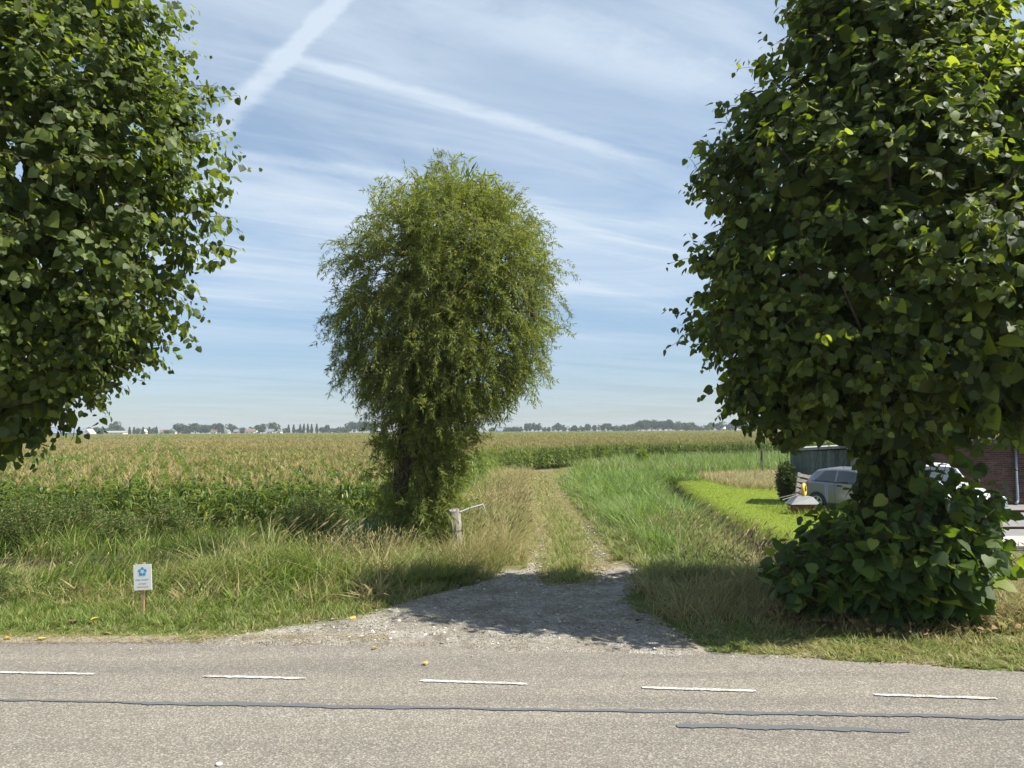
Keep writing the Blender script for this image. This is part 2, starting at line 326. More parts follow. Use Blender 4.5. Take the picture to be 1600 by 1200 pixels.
TRAY = simple('galvanised_tray', (0.30, 0.305, 0.31), 0.5, 0.5, 0.3, 0.12, 6, 0.05)
GATEP = simple('red_brown_paint', (0.10, 0.026, 0.022), 0.45, 0.4, 0, 0.15, 12, 0.1)
CONC = simple('concrete', (0.40, 0.37, 0.33), 0.9, 0.2, 0, 0.18, 3, 0.3)
YARDM = simple('yard_paving', (0.20, 0.195, 0.19), 0.9, 0.2, 0, 0.2, 4, 0.3)
DARKW = simple('dark_wall', (0.075, 0.07, 0.06), 0.9, 0.2, 0, 0.3, 6, 0.5)
ROOFD = simple('dark_roof', (0.045, 0.05, 0.055), 0.8, 0.3, 0, 0.15, 6, 0.1)
HWALL = simple('pale_house_wall', (0.60, 0.57, 0.52), 0.9, 0.2, 0, 0.1, 0.3, 0.0)
HBRICK = simple('brick_house_wall', (0.26, 0.15, 0.11), 0.9, 0.2, 0, 0.1, 0.3, 0.0)
RTILE = simple('red_roof', (0.20, 0.125, 0.105), 0.8, 0.2, 0, 0.1, 0.3, 0.0)
GTILE = simple('grey_roof', (0.17, 0.18, 0.20), 0.8, 0.2, 0, 0.1, 0.3, 0.0)
BARNR = simple('blue_grey_sheet', (0.17, 0.21, 0.29), 0.5, 0.4, 0, 0.1, 0.2, 0.0)
WINM = simple('window_glass', (0.05, 0.06, 0.07), 0.1, 0.7, 0, 0.03, 3, 0.0)

# ------------------------------------------------------------------ terrain
EX = np.array([-60, -6.2, -1.9, 1.94, 3.14, 5.22, 9, 60.0]); EY = np.array([14.5, 9.48, 9.42, 8.92, 8.62, 8.08, 7.3, -1.0])
def edge(x): return np.interp(x, EX, EY) + 0.05 * (vn(x, 0 * np.asarray(x, float), 0.5, 3, 3) - 0.5)
def dline(x, a, b, c, d):   # y->x centre line of the second ditch
    return None
D2Y = np.array([11.5, 15, 19.9, 42, 48.0]); D2X = np.array([5.6, 5.3, 5.7, 8.3, 9.2])
def gully2(x, y): return np.abs(x - np.interp(y, D2Y, D2X))
def hgt(x, y):
    x = np.asarray(x, float); y = np.asarray(y, float)
    left = -0.9 * ss(y, 13, 24); right = -0.45 * ss(y, 14, 33) - 0.45 * ss(y, 44, 62)
    k = ss(x, -3.5, -1.5); h = left * (1 - k) + right * k
    yard = ss(x, 8.6, 9.6) * ss(y, 15.0, 15.6) * (1 - ss(y, 28, 34)) * ss(x, 8.7 + (y - 16.3) * 0.44, 9.7 + (y - 16.3) * 0.44)
    h = h * (1 - yard) - 0.02 * yard
    d1 = np.exp(-((y - 16.7 + 0.25 * np.sin(x * 0.7)) / 1.55) ** 4) * (1 - ss(x, -4.1, -2.7)); h = h - d1 * 0.75
    d2 = np.exp(-(gully2(x, y) / 0.62) ** 4) * ss(y, 12.5, 14.5) * (1 - ss(y, 43, 47)); h = h - d2 * 0.75
    d3 = np.exp(-((y - 14.2) / 0.9) ** 4) * ss(x, 5.6, 6.8); h = h - d3 * 0.7
    h = h + 0.05 * (vn(x, y, 1.7, 5, 3) - 0.5) * ss(y, 10, 12)
    h = h - 0.04 * (1 - ss(y - np.interp(x, EX, EY), -0.35, 0.1)) - 0.008
    h = h - 0.4 * ss(np.hypot(x, y), 70, 200) * 0
    return h
def incorn(x, y):
    f = np.interp(x, [-400, -20, -3.2, -2.3, -0.9, 11.5, 30, 700], [70, 23.5, 22.6, 24.5, 60, 80, 88, 110])
    return y - f
GC = np.array([pix(*p_) for p_ in [(300, 1001), (440, 978), (560, 962), (660, 932), (748, 908), (790, 882), (835, 893), (850, 915), (935, 908), (962, 872), (1005, 884), (992, 938), (1040, 972), (1100, 1012), (1150, 1020)]])
def poly_in(x, y, poly):
    x = np.asarray(x); y = np.asarray(y); ins = np.zeros(x.shape, bool); n = len(poly)
    for i in range(n):
        x1, y1 = poly[i]; x2, y2 = poly[(i + 1) % n]
        c = ((y1 > y) != (y2 > y)) & (x < (x2 - x1) * (y - y1) / (y2 - y1 + 1e-12) + x1); ins ^= c
    return ins
GPOLY = [tuple(p_) for p_ in GC] + [(2.8, 8.2), (-4.2, 9.0)]
def gravel(x, y):
    j = 0.5 * (vn(x, y, 0.55, 31, 3) - 0.5) + 0.25 * (vn(x, y, 0.12, 33, 2) - 0.5)
    return poly_in(x + j, y + j * 0.8, GPOLY)
def trackc(y): return np.interp(y, [12, 15, 18, 23.8, 34, 46, 60], [0.85, 1.05, 1.22, 1.40, 1.45, 1.7, 3.8])
xs = np.unique(np.concatenate([-np.geomspace(30, 1600, 22)[::-1], np.arange(-30, 30.01, 0.3), np.geomspace(30, 1600, 22)]))
ys = np.unique(np.concatenate([np.linspace(-60, -4, 12), np.arange(-3, 60, 0.3), np.geomspace(60, 1650, 30)]))
X, Y = np.meshgrid(xs, ys); Z = hgt(X, Y); nx = len(xs)
def ruts(x, y): return np.minimum(np.abs(x - trackc(y) + 0.62), np.abs(x - trackc(y) - 0.62))
dryz = 0.35 + 0 * X
dryz = np.where((Y > 12) & (Y < 60) & (np.abs(X - trackc(Y)) < 1.5), 0.55, dryz); dryz = np.where((X > 2) & (Y < 13), 0.42, dryz); dryz = np.where(incorn(X, Y) > 0.3, 0.8, dryz)
dirt = np.where((Y > 12) & (Y < 30), np.exp(-(ruts(X, Y) / 0.24) ** 2) * 0.62 * (1 - 0.9 * ss(Y, 13.5, 21)) * (0.5 + vn(X, Y, 1.3, 15, 2)), 0.0)
dryz = np.where((Y > 14.8) & (Y < 18.95) & (X < -2.9), -0.5, dryz); dryz = np.where((Y > 11.4) & (Y <= 14.8) & (X < -1.3) & ~gravel(X, Y - .6), -.26, dryz); dryz = np.where((gully2(X, Y) < .75) & (Y > 13) & (Y < 46), -.5, dryz); dirt = np.maximum(dirt, 0 * X)  # ground colour darkened under tall left grass, standing in for shade in its gaps
dirt = np.maximum(dirt, np.where((Y - np.interp(X, EX, EY)) < 0.15, 0.7, 0)); dirt = np.maximum(dirt, np.where((X > 9.2) & (Y > 15.5) & (Y < 28), .3, 0))
gb = sum(gravel(X + a_, Y + b_) * 1.0 for a_, b_ in ((0, 0), (.35, 0), (-.35, 0), (0, .35), (0, -.35))) / 5; dirt = np.maximum(dirt, gb * .8)
lawnz = ((X - np.interp(Y, D2Y, D2X)) > 0.55) & (X < 16) & (Y > 17) & (Y < 47)
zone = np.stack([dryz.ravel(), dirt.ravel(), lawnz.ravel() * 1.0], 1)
i0 = (np.arange(len(ys) - 1)[:, None] * nx + np.arange(nx - 1)[None]).ravel(); Q = np.stack([i0, i0 + 1, i0 + nx + 1, i0 + nx], 1)
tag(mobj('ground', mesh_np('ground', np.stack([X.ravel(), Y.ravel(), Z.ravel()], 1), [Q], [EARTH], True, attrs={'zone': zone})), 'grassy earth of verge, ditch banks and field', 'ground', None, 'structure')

# road
rx = np.concatenate([np.linspace(-60, -12, 20), np.arange(-11.9, 11.9, 0.08), np.linspace(12, 60, 20)]); re_ = edge(rx); rv = []
for tt in np.linspace(0, 1, 8): rv.append(np.stack([rx, (-3 - 0.12 * rx) * (1 - tt) + re_ * tt, np.zeros_like(rx) - 0.012 * tt ** 6], 1))
nr = len(rx); i0 = (np.arange(7)[:, None] * nr + np.arange(nr - 1)[None]).ravel()
road = tag(mobj('road', mesh_np('road', np.concatenate(rv), [np.stack([i0, i0 + 1, i0 + nr + 1, i0 + nr], 1)], [ASPH])), 'pale grey chip-sealed asphalt country road', 'road', None, 'structure')
def strip(name, mat, xs_, yc, hw, z, seed, parent):
    xs_ = np.asarray(xs_); j = lambda s: (vn(xs_, xs_ * 0 + s, 0.05, seed, 3) - 0.5)
    env = np.clip(np.minimum(np.arange(len(xs_)), np.arange(len(xs_))[::-1]) / 2.0, 0.75, 1)
    a = np.stack([xs_, yc - hw * env * (1 + 1.1 * j(1)), 0 * xs_ + z], 1); b = np.stack([xs_, yc + hw * env * (1 + 1.1 * j(9)), 0 * xs_ + z], 1)
    n = len(xs_); i = np.arange(n - 1)
    return mobj(name, mesh_np(name, np.concatenate([a, b]), [np.stack([i, i + 1, i + n + 1, i + n], 1)], [mat]), parent)
dx_ = [-9.85, -7.63, -5.42, -3.18, -0.94, 1.24, 3.38, 5.6, 7.8]
for i, x0 in enumerate(dx_):
    xq = np.linspace(x0, x0 + 1.07, 44); strip('road_marking', PAINT, xq, np.interp(xq, [-6, -0.94, 1.24, 4.43, 9], [8.32, 7.91, 7.66, 7.30, 6.8]), 0.029, 0.003, 40 + i, road)
xq = np.arange(-14, 14, 0.03); yq = np.interp(xq, [-14, -4.82, -0.94, 1.57, 4.38, 14], [8.1, 7.42, 7.15, 7.01, 6.81, 6.1]) + 0.05 * (vn(xq, xq * 0, 0.5, 61, 3) - 0.5)
strip('tar_strip', TAR, xq, yq, 0.008 + 0.045 * vn(xq, xq * 0, 1.1, 71, 2) ** 2 + 0.03 * vn(xq, xq * 0, .16, 72, 2) ** 2 + 0.012 * (xq > 1), 0.004, 77, road)
xq = np.arange(1.37, 3.27, 0.03); strip('tar_strip', TAR, xq, np.interp(xq, [1.37, 2.4, 3.27], [6.69, 6.62, 6.53]) + 0.03 * (vn(xq, xq * 0, 0.3, 91, 2) - 0.5), 0.028 + 0.02 * vn(xq, xq * 0, 0.2, 92, 2), 0.004, 93, road)

# gravel entrance
gx = np.arange(-5, 3.2, 0.07); gy = np.arange(8.2, 14, 0.07); GX, GY = np.meshgrid(gx, gy)
mask = gravel(GX, GY) & (GY > edge(GX) - 0.10 - 0.22 * vn(GX, GY, 0.3, 8, 2))
GZ = np.maximum(hgt(GX, GY), -0.004) + 0.012 + 0.018 * (vn(GX, GY, 0.25, 12, 3) - 0.5); GZ = np.where(GY < edge(GX) + 0.25, 0.004 + 0.010 * vn(GX, GY, 0.12, 13, 2), GZ)
er = mask.copy(); er[1:-1, 1:-1] = mask[1:-1, 1:-1] & mask[2:, 1:-1] & mask[:-2, 1:-1] & mask[1:-1, 2:] & mask[1:-1, :-2] & mask[2:, 2:] & mask[2:, :-2] & mask[:-2, 2:] & mask[:-2, :-2]; GZ = np.where(mask & ~er, np.where(GY < edge(GX) + .12, -0.02, hgt(GX, GY) - .01), GZ)
ng = len(gx); i0 = (np.arange(len(gy) - 1)[:, None] * ng + np.arange(ng - 1)[None]); keep = (mask[:-1, :-1] & mask[1:, 1:] & mask[:-1, 1:] & mask[1:, :-1]); i0 = i0[keep]
used, inv = np.unique(np.stack([i0, i0 + 1, i0 + ng + 1, i0 + ng], 1), return_inverse=True)
GV = np.stack([GX.ravel(), GY.ravel(), GZ.ravel()], 1)[used]
tag(mobj('gravel_path', mesh_np('gravel_path', GV, [inv.reshape(-1, 4)], [GRAV], True)), 'pale gravel apron where the farm track meets the road', 'path', None, 'structure')
U_ = lambda n, a, b: rng.uniform(a, b, n)
# loose stones
def rocks(name, pts, size, mat, label, flat=0.6):
    tv = np.array([[1, 0, 0], [-1, 0, 0], [0, 1, 0], [0, -1, 0], [0, 0, 1], [0, 0, -1]], float); tf = np.array([[0, 2, 4], [2, 1, 4], [1, 3, 4], [3, 0, 4], [2, 0, 5], [1, 2, 5], [3, 1, 5], [0, 3, 5]])
    N = len(pts); M = np.zeros((N, 3, 3)); a = rng.uniform(0, 2 * pi, N); c, s_ = np.cos(a), np.sin(a)
    sx_, sy_, sz_ = size * rng.uniform(.7, 1.4, N), size * rng.uniform(.6, 1.1, N), size * flat * rng.uniform(.6, 1.1, N)
    M[:, 0, 0] = c * sx_; M[:, 0, 1] = -s_ * sy_; M[:, 1, 0] = s_ * sx_; M[:, 1, 1] = c * sy_; M[:, 2, 2] = sz_
    M += rng.normal(0, 0.25, (N, 3, 3)) * np.asarray(size)[:, None, None] * 0.6
    return tag(mobj(name, mesh_np(name, inst(tv, M, pts), [rep(tf, N, 6)], [mat])), label, 'gravel', None, 'stuff')
STONE = leafmat('loose_stone', [(0, (0.15, 0.138, 0.12)), (0.7, (0.31, 0.29, 0.26)), (1.0, (0.50, 0.475, 0.43))], (0, 0, 0), 0.0, 0.9, 0.15)
n = 16000; px_, py_ = rng.uniform(-5, 3.2, n), rng.uniform(8.3, 14, n); k = gravel(px_, py_) & (py_ > edge(px_) - 0.05) & (rng.random(n) < 0.25 + 0.9 * vn(px_, py_, 0.4, 55, 2)); px_, py_ = px_[k], py_[k]
sz = 0.006 + 0.026 * rng.random(len(px_)) ** 4
rt_y = 12.5 + 9 * rng.random(900) ** 2; rt_x = trackc(rt_y) + rng.choice([-.62, .62], 900) + rng.normal(0, .16, 900)
px_ = np.concatenate([px_, rt_x]); py_ = np.concatenate([py_, rt_y]); sz = np.concatenate([sz, 0.012 + 0.02 * rng.random(900) ** 2])
rocks('loose_gravel', np.stack([px_, py_, np.maximum(hgt(px_, py_), np.where(py_ < 13.5, 0.0, -9)) + 0.012], 1), sz, STONE, 'loose pale stones scattered on the gravel apron and in the wheel ruts')
n = 500; px_ = U_(n, -4.5, 3.0); py_ = edge(px_) - 0.02 - 0.5 * rng.random(n) ** 2.5; rocks('stray_gravel', np.stack([px_, py_, 0 * px_ + .006], 1), .004 + .008 * rng.random(n) ** 2, STONE, 'stray gravel stones dragged onto the edge of the asphalt')
# water in the ditches
def watersheet(xs_, ys_, z): 
    v = [(x, y, z) for x, y in zip(xs_, ys_)]; return v
wg = Geo(); wg.add(np.array([[-40, 15.2, -0.98], [-2.9, 15.2, -0.98], [-2.9, 18.3, -0.98], [-40, 18.3, -0.98]]), [np.array([[0, 1, 2, 3]])])
yy = np.linspace(13.4, 45, 20); xx = np.interp(yy, D2Y, D2X); a = np.stack([xx - .55, yy, 0 * yy - 0.86 - 0.25 * ss(yy, 20, 42)], 1); b = a + np.array([1.1, 0, 0]); i = np.arange(19)
wg.add(np.concatenate([a, b]), [np.stack([i, i + 20, i + 21, i + 1], 1)])
tag(wg.obj('water', WATER), 'dark still water in the ditches', 'water', None, 'structure')

# yard
yg = Geo(); yv = np.array([[9.35, 16.3], [24, 16.3], [24, 24.95], [13.1, 24.95]]); yg.add(np.concatenate([np.c_[yv, np.full(4, -.35)], np.c_[yv, np.full(4, .01)]]), [np.array([[0, 3, 2, 1], [4, 5, 6, 7], [0, 1, 5, 4], [1, 2, 6, 5], [2, 3, 7, 6], [3, 0, 4, 7]])]); yard = tag(yg.obj('yard', YARDM), 'grey paved yard in front of the brick building', 'yard', None, 'structure')
yg = Geo(); yg.box((16.9, 17.07, 0.005), (14.0, 1.5, 0.022)); yg.obj('concrete_strip', CONC, yard)
yg = Geo(); yg.box((16.6, 15.95, -0.45), (14.8, 0.24, 0.92)); tag(yg.obj('retaining_wall', DARKW), 'low dark wall holding up the edge of the paved yard', 'wall')

# ------------------------------------------------------------------ grass
TT = np.array([0, 0.4, 0.75, 1.0])
def blades3(x, y, z, h, w, az, lean, curl, tone):
    N = len(x); fa = az + pi / 2 + rng.normal(0, 0.7, N); sx_, sy_ = np.cos(fa), np.sin(fa); V = np.zeros((N, 5, 3))
    for i, tt in enumerate((0, 0.55, 1.0)):
        off = h * (lean * tt + curl * tt * tt); zz = h * (tt - 0.45 * np.abs(curl) * tt * tt) / np.sqrt(1 + lean ** 2); cx, cy, cz = x + np.cos(az) * off, y + np.sin(az) * off, z + zz; hw = w / 2
        if i < 2: V[:, 2 * i] = np.stack([cx - sx_ * hw, cy - sy_ * hw, cz], 1); V[:, 2 * i + 1] = np.stack([cx + sx_ * hw, cy + sy_ * hw, cz], 1)
        else: V[:, 4] = np.stack([cx, cy, cz], 1)
    return V.reshape(-1, 3), [rep([[0, 1, 3, 2]], N, 5), rep([[2, 3, 4]], N, 5)], np.repeat(tone, 5)
def blades(x, y, z, h, w, az, lean, curl, tone, prof=(0.8, 1.0, 0.65)):
    N = len(x); dirx, diry = np.cos(az), np.sin(az); fa = az + pi / 2 + rng.normal(0, 0.7, N); sx_, sy_ = np.cos(fa), np.sin(fa)
    V = np.zeros((N, 7, 3))
    for i, tt in enumerate(TT):
        off = h * (lean * tt + curl * tt * tt); zz = h * (tt - 0.45 * np.abs(curl) * tt * tt) / np.sqrt(1 + lean ** 2)
        cx, cy, cz = x + dirx * off, y + diry * off, z + zz
        if i < 3:
            hw = w * prof[i] / 2
            V[:, 2 * i] = np.stack([cx - sx_ * hw, cy - sy_ * hw, cz], 1); V[:, 2 * i + 1] = np.stack([cx + sx_ * hw, cy + sy_ * hw, cz], 1)
        else: V[:, 6] = np.stack([cx, cy, cz], 1)
    return V.reshape(-1, 3), [rep([[0, 1, 3, 2], [2, 3, 5, 4]], N, 7), rep([[4, 5, 6]], N, 7)], np.repeat(tone, 7)
def heads(x, y, z, h, az, lean, curl, size, tone=1.0):
    """thin stalk with a spindle-shaped seed head"""
    g = Geo(); N = len(x); V, P, T = blades(x, y, z, h, 0.005 + 0.0 * h, az, lean, curl, np.full(N, 0.75)); g.add(V, P, tone=T)
    off = h * (lean + curl); tip = np.stack([x + np.cos(az) * off, y + np.sin(az) * off, z + h * (1 - 0.45 * np.abs(curl)) / np.sqrt(1 + lean ** 2)], 1)
    d = nrm(np.stack([np.cos(az) * (lean + 2 * curl), np.sin(az) * (lean + 2 * curl), 1 - 0.9 * np.abs(curl)], 1))
    s_ = nrm(np.cross(d, np.array([0.3, 1, 0.1]))); u_ = np.cross(d, s_); L = np.asarray(size)[:, None]
    c = tip + d * L * 0.1; r = L * 0.09
    V = np.stack([tip - d * L * 0.5, c + s_ * r, c + (-0.5 * s_ + 0.87 * u_) * r, c + (-0.5 * s_ - 0.87 * u_) * r, tip + d * L * 0.5], 1).reshape(-1, 3)
    g.add(V, [rep([[0, 2, 1], [0, 3, 2], [0, 1, 3], [4, 1, 2], [4, 2, 3], [4, 3, 1]], N, 5)], tone=np.full(len(V), tone)); return g
def U(n, a, b): return rng.uniform(a, b, n)
def area(n, x0, x1, y0, y1): return U(n, x0, x1), U(n, y0, y1)
class Sward:
    def __init__(s): s.g = Geo()
    def sow(s, x, y, hlo, hhi, w, tone, lean=(0.1, 0.5), curl=(0.1, 0.6), az=None, azs=9, prof=(0.8, 1.0, 0.65), zoff=-0.01, tuft=0.0, short=False):
        N = len(x)
        if N == 0: return
        hf = 1.0; tone = np.broadcast_to(np.asarray(tone, float), (N,)); to = None
        if tuft:
            ix, iy = np.floor(x / tuft), np.floor(y / tuft); cx = (ix + hsh(ix, iy, 1) ) * tuft; cy = (iy + hsh(ix, iy, 2)) * tuft
            to = np.arctan2(y - cy, x - cx); pull = 0.35 + 0.3 * hsh(ix, iy, 3); x = x + (cx - x) * pull; y = y + (cy - y) * pull
            hf = 0.55 + 0.75 * hsh(ix, iy, 4); tone = tone + 0.5 * (hsh(ix, iy, 5) - 0.5)
        h = (hlo + (hhi - hlo) * rng.random(N) ** 1.3); h = h * hf; a_ = U(N, 0, 2 * pi) if az is None else rng.normal(az, azs, N)
        if to is not None: a_ = to + rng.normal(0, .6, N) if az is None else np.where(rng.random(N) < .55, to + rng.normal(0, .6, N), a_)
        V, P, T = (lambda *q: blades3(*q[:-1]) if short else blades(*q))(x, y, hgt(x, y) + zoff, h, np.broadcast_to(w, (N,)) * U(N, 0.6, 1.4), a_, U(N, *lean), U(N, *curl), np.clip(np.broadcast_to(tone, (N,)) + rng.normal(0, 0.12, N), 0, 1), prof); s.g.add(V, P, tone=T)
    def seed(s, x, y, hlo, hhi, size, az=0.3, azs=1.0, lean=(0.1, 0.5), curl=(0.05, 0.4), tone=1.0):
        N = len(x); q = heads(x, y, hgt(x, y), U(N, hlo, hhi), rng.normal(az, azs, N), U(N, *lean), U(N, *curl), size * U(N, .7, 1.4), tone)
        s.g.add(np.concatenate(q.V), [np.concatenate(v) for v in q.P.values()], tone=np.concatenate(q.A['tone']))
    def done(s, name, mat, label, cat): return tag(s.g.obj(name, mat), label, cat, None, 'stuff')
def offroad(x, y, m=0.03): return y > np.interp(x, EX, EY) + m + 0.10 * vn(x, y, 0.25, 21, 2)
BUSHC = (4.93, 10.4)
# 1 left verge, mown
w1 = Sward(); x, y = area(80000, -11.5, 0.3, 9.2, 13.0); k = offroad(x, y) & ~gravel(x, y) & (y < 12.4 + vn(x, y, .6, 4) * .6); x, y = x[k], y[k]
e_ = y - np.interp(x, EX, EY); nz = vn(x, y, 0.7, 9, 3); far = gravel(x, y - 0.35) | gravel(x + 0.3, y)
tone = np.clip(0.78 - 1.6 * ss(e_, 0.0, 0.55) * 0.42 + 0.5 * (nz - 0.5) + 0.25 * far, 0, 1); hh = 0.03 + 0.11 * ss(e_, 0.05, 1.0) * (0.5 + nz)
k = rng.random(len(x)) < 0.35 + 0.65 * ss(e_, 0, 0.5)
w1.sow(x[k], y[k], hh[k] * 0.5, hh[k] * 1.35, 0.008, tone[k] + .02, (0.1, .6), (.1, .7), tuft=.11, short=True)
w1.done('verge_grass', GRASS, 'short mown grass along the left edge of the road', 'grass')
# 2 tall ditch-side grass, left
w2 = Sward(); x, y = area(27000, -12, -0.9, 11.1, 15.4); nz = vn(x, y, 0.9, 14, 3); top = np.interp(x, [-12, -7.5, -6, -4.8, -3.2, -2.2, -0.9], [.54, .44, .46, .80, .78, .58, .46]); ramp = ss(y, 11.0, 12.8)
k = (rng.random(len(x)) < 0.25 + nz) & ~gravel(x, y); x, y, nz, top, ramp = x[k], y[k], nz[k], top[k], ramp[k]
hh = top * (0.30 + 0.70 * ramp) * (0.50 + 0.8 * nz) * (1 - .62 * ss(y, 12.5, 14.4) * ss(x, -5.0, -6.2)) * (1 - .45 * ss(y, 13.2, 14.8) * ss(x, -3.4, -3.0))
w2.sow(x, y, hh * 0.5, hh * 1.2, 0.013, np.clip(0.24 + 1.5 * (vn(x, y, 0.5, 77, 2) - 0.5), 0, 1), (0.05, 0.6), (0.1, 0.9), 0.2, 1.4, tuft=.24)
x, y = area(420, -7.5, -5.4, 11.7, 13.2); w2.sow(x, y, 0.3, 0.6, 0.018, 0.1, (0.2, 0.8), (0.2, 0.9), 0.2, 1.3)
x, y = area(2600, -11, -1.5, 11.2, 14); w2.sow(x, y, 0.25, 0.62, 0.006, 0.95, (0.3, 1.2), (0.0, 0.6), 0.2, 1.6)
x, y = area(2000, -5.0, -3.2, 12.3, 14.4); w2.sow(x, y, 0.35, 0.72, 0.024, 0.06, (0.15, 0.6), (0.2, 0.8), 0.2, 1.0)
x, y = area(900, -7.6, -6.0, 12.2, 13.6); w2.sow(x[:500], y[:500], 0.4, 0.7, 0.020, 0.10, (0.1, 0.45), (0.1, 0.4), 0.2, 0.8)
x, y = area(420, -9, -1.2, 12.3, 15); w2.seed(x, y, 0.35, 0.7, 0.08, 0.2, 1.2)
x, y = area(34, -5.6, -3.6, 13.5, 15.2); w2.seed(x, y, 0.85, 1.25, 0.17, 0.1, 0.3, (0.35, 0.8), (0.1, 0.3))
x, y = area(420, -3.6, -2.0, 13.4, 15.0); w2.seed(x, y, 0.4, 0.8, 0.10, 0.5, 1.2)
for cx_w in range(46):
    wx, wy = rng.uniform(-10.5, -1.8), rng.uniform(11.3, 14.4); x = rng.normal(wx, .10, 26); y = rng.normal(wy, .10, 26); kk = ~gravel(x, y - .3); hh_ = rng.uniform(.3, .62) * (1 - .5 * ss(wy, 12.8, 14.2) * (wx < -5)); w2.sow(x[kk], y[kk], hh_ * .5, hh_ * 1.2, rng.uniform(.016, .034), rng.choice([0., .05, .5, .9], p=[.4, .3, .15, .15]), (.1, .7), (.3, 1.1), None, 9, (.7, 1, .8))
w2.done('tall_ditch_grass', GRASS, 'tall grass with pale seed heads on the near ditch bank', 'grass')
# 3 far bank
w3 = Sward(); x, y = area(26000, -24, -2.9, 18.7, 22.9); nz = vn(x, y, 1.4, 24, 3); k = rng.random(len(x)) < 0.2 + nz; x, y, nz = x[k], y[k], nz[k]
w3.sow(x, y, 0.3 + 0.3 * nz, 0.65 + 0.75 * nz, 0.016, np.clip(-.05 + 0.5 * (vn(x, y, 1.1, 34, 2) - 0.45), 0, 1), (0.05, 0.45), (0.1, 0.7), 0.2, 1.3, tuft=.35)
x, y = area(400, -20, -3, 18.5, 22); w3.seed(x, y, 0.8, 1.2, 0.13, 0.2, 0.5)
x, y = area(1700, -9, -3, 17.5, 18.3); w3.sow(x, y, 0.3, 0.7, 0.012, 0.35)
w3.done('far_bank_grass', GRASS, 'fresh green grass on the far bank of the ditch below the maize', 'grass')
# 4 tan grass left of the track, track turf
w4 = Sward(); y = 12.6 + 42 * rng.random(42000) ** 1.7; wl = np.interp(y, [12.6, 16, 24, 54], [-1.6, -2.6, -2.3, -2.2]); x = wl + (trackc(y) - 0.72 - wl) * rng.random(len(y)); nz = vn(x, y, 0.9, 44, 3)
edgef = (trackc(y) - 0.72 - x); k = (rng.random(len(x)) < 0.3 + nz) & ~gravel(x, y + 0.1); x, y, nz, edgef = x[k], y[k], nz[k], edgef[k]; k = ~((np.abs(x + 1.15) < .42) & (y > 14.9) & (y < 16.25) & (rng.random(len(x)) < .85)); x, y, nz, edgef = x[k], y[k], nz[k], edgef[k]
hh = (0.12 + 0.68 * ss(edgef, 0.0, 0.6)) * (0.5 + nz) * (0.45 + 0.55 * ss(y, 12.6, 15)); sc = np.clip(y / 16, 1, 2.6)
w4.sow(x, y, hh * .5, hh * 1.15, 0.009 * sc, np.clip(0.55 + 0.9 * (vn(x, y, 1.2, 48, 2) - 0.5) - 0.25 * (y < 14.5) + .28 * ss(x, -1.4, -.6), 0, 1), (0.1, 0.6), (0.15, 0.9), 0.15, 1.2, tuft=.3)
x, y = area(1500, -1.3, 0.6, 14, 36); k = x < trackc(y) - 1.2; w4.seed(x[k], y[k], 0.6, 1.0, 0.12, 0.2, 0.8)
w4.done('tan_grass', GRASS, 'tall straw-coloured grass between the fence post and the farm track', 'grass')
w5 = Sward(); y = 12.2 + 44 * rng.random(60000) ** 1.6; u = rng.uniform(-1.45, 1.45, len(y)); x = trackc(y) + u; r_ = ruts(x, y); nz = vn(x, y, 0.6, 54, 3)
k = (rng.random(len(x)) < np.clip(0.42 + ss(r_, 0.06, 0.34) + 0.9 * ss(y, 14.5, 21), 0, 1) * (0.4 + nz)) & ~gravel(x, y); x, y, u, nz, r_ = x[k], y[k], u[k], nz[k], r_[k]
mid = np.exp(-(u / 0.42) ** 2) * (0.4 + nz); sc = np.clip(y / 16, 1, 3)
w5.sow(x, y, 0.03 + 0.08 * mid, 0.08 + 0.22 * mid + 0.10 * ss(np.abs(u), 1.0, 1.4), 0.009 * sc, np.clip(0.62 - 0.34 * mid * (1 - ss(y, 22, 30)) + 0.7 * (nz - 0.5), 0, 1), (.1, .6), (.1, .8), tuft=.16, short=True)
y = U(12000, 46, 80); x = U(12000, 0.5, 14); k = (incorn(x, y) < -0.3) & (incorn(x, y) > -9); w5.sow(x[k], y[k], 0.08, 0.25, 0.02, 0.8)
x, y = area(9000, -4.5, 2.8, 9.3, 13.4); k = gravel(x, y) & ((~gravel(x - .3, y + .3)) | (~gravel(x + .3, y + .25)) | (vn(x, y, .35, 58, 3) > .66)) & (y > edge(x) + .35); w5.sow(x[k], y[k], .02, .10, .007, .35, (.1, .9), (.1, .8), zoff=.005, tuft=.14, short=True)
x, y = area(5200, -5, 3, 9, 13.4); k = gravel(x, y) & (y > edge(x) + .02) & (rng.random(5200) < vn(x, y, .5, 59, 2)); w5.sow(x[k], y[k], .015, .035, .006, .95, (1.5, 4), (0, .3), zoff=.012, short=True)
x, y = area(5000, -11, -1.5, 9.3, 9.8); k = (y > edge(x) - .1) & (y < edge(x) + .22); w5.sow(x[k], y[k], .02, .05, .006, .98, (1.5, 4), (0, .3), zoff=.02, short=True)
w5.done('track_grass', GRASS, 'worn dry turf covering the two-rut farm track', 'grass')
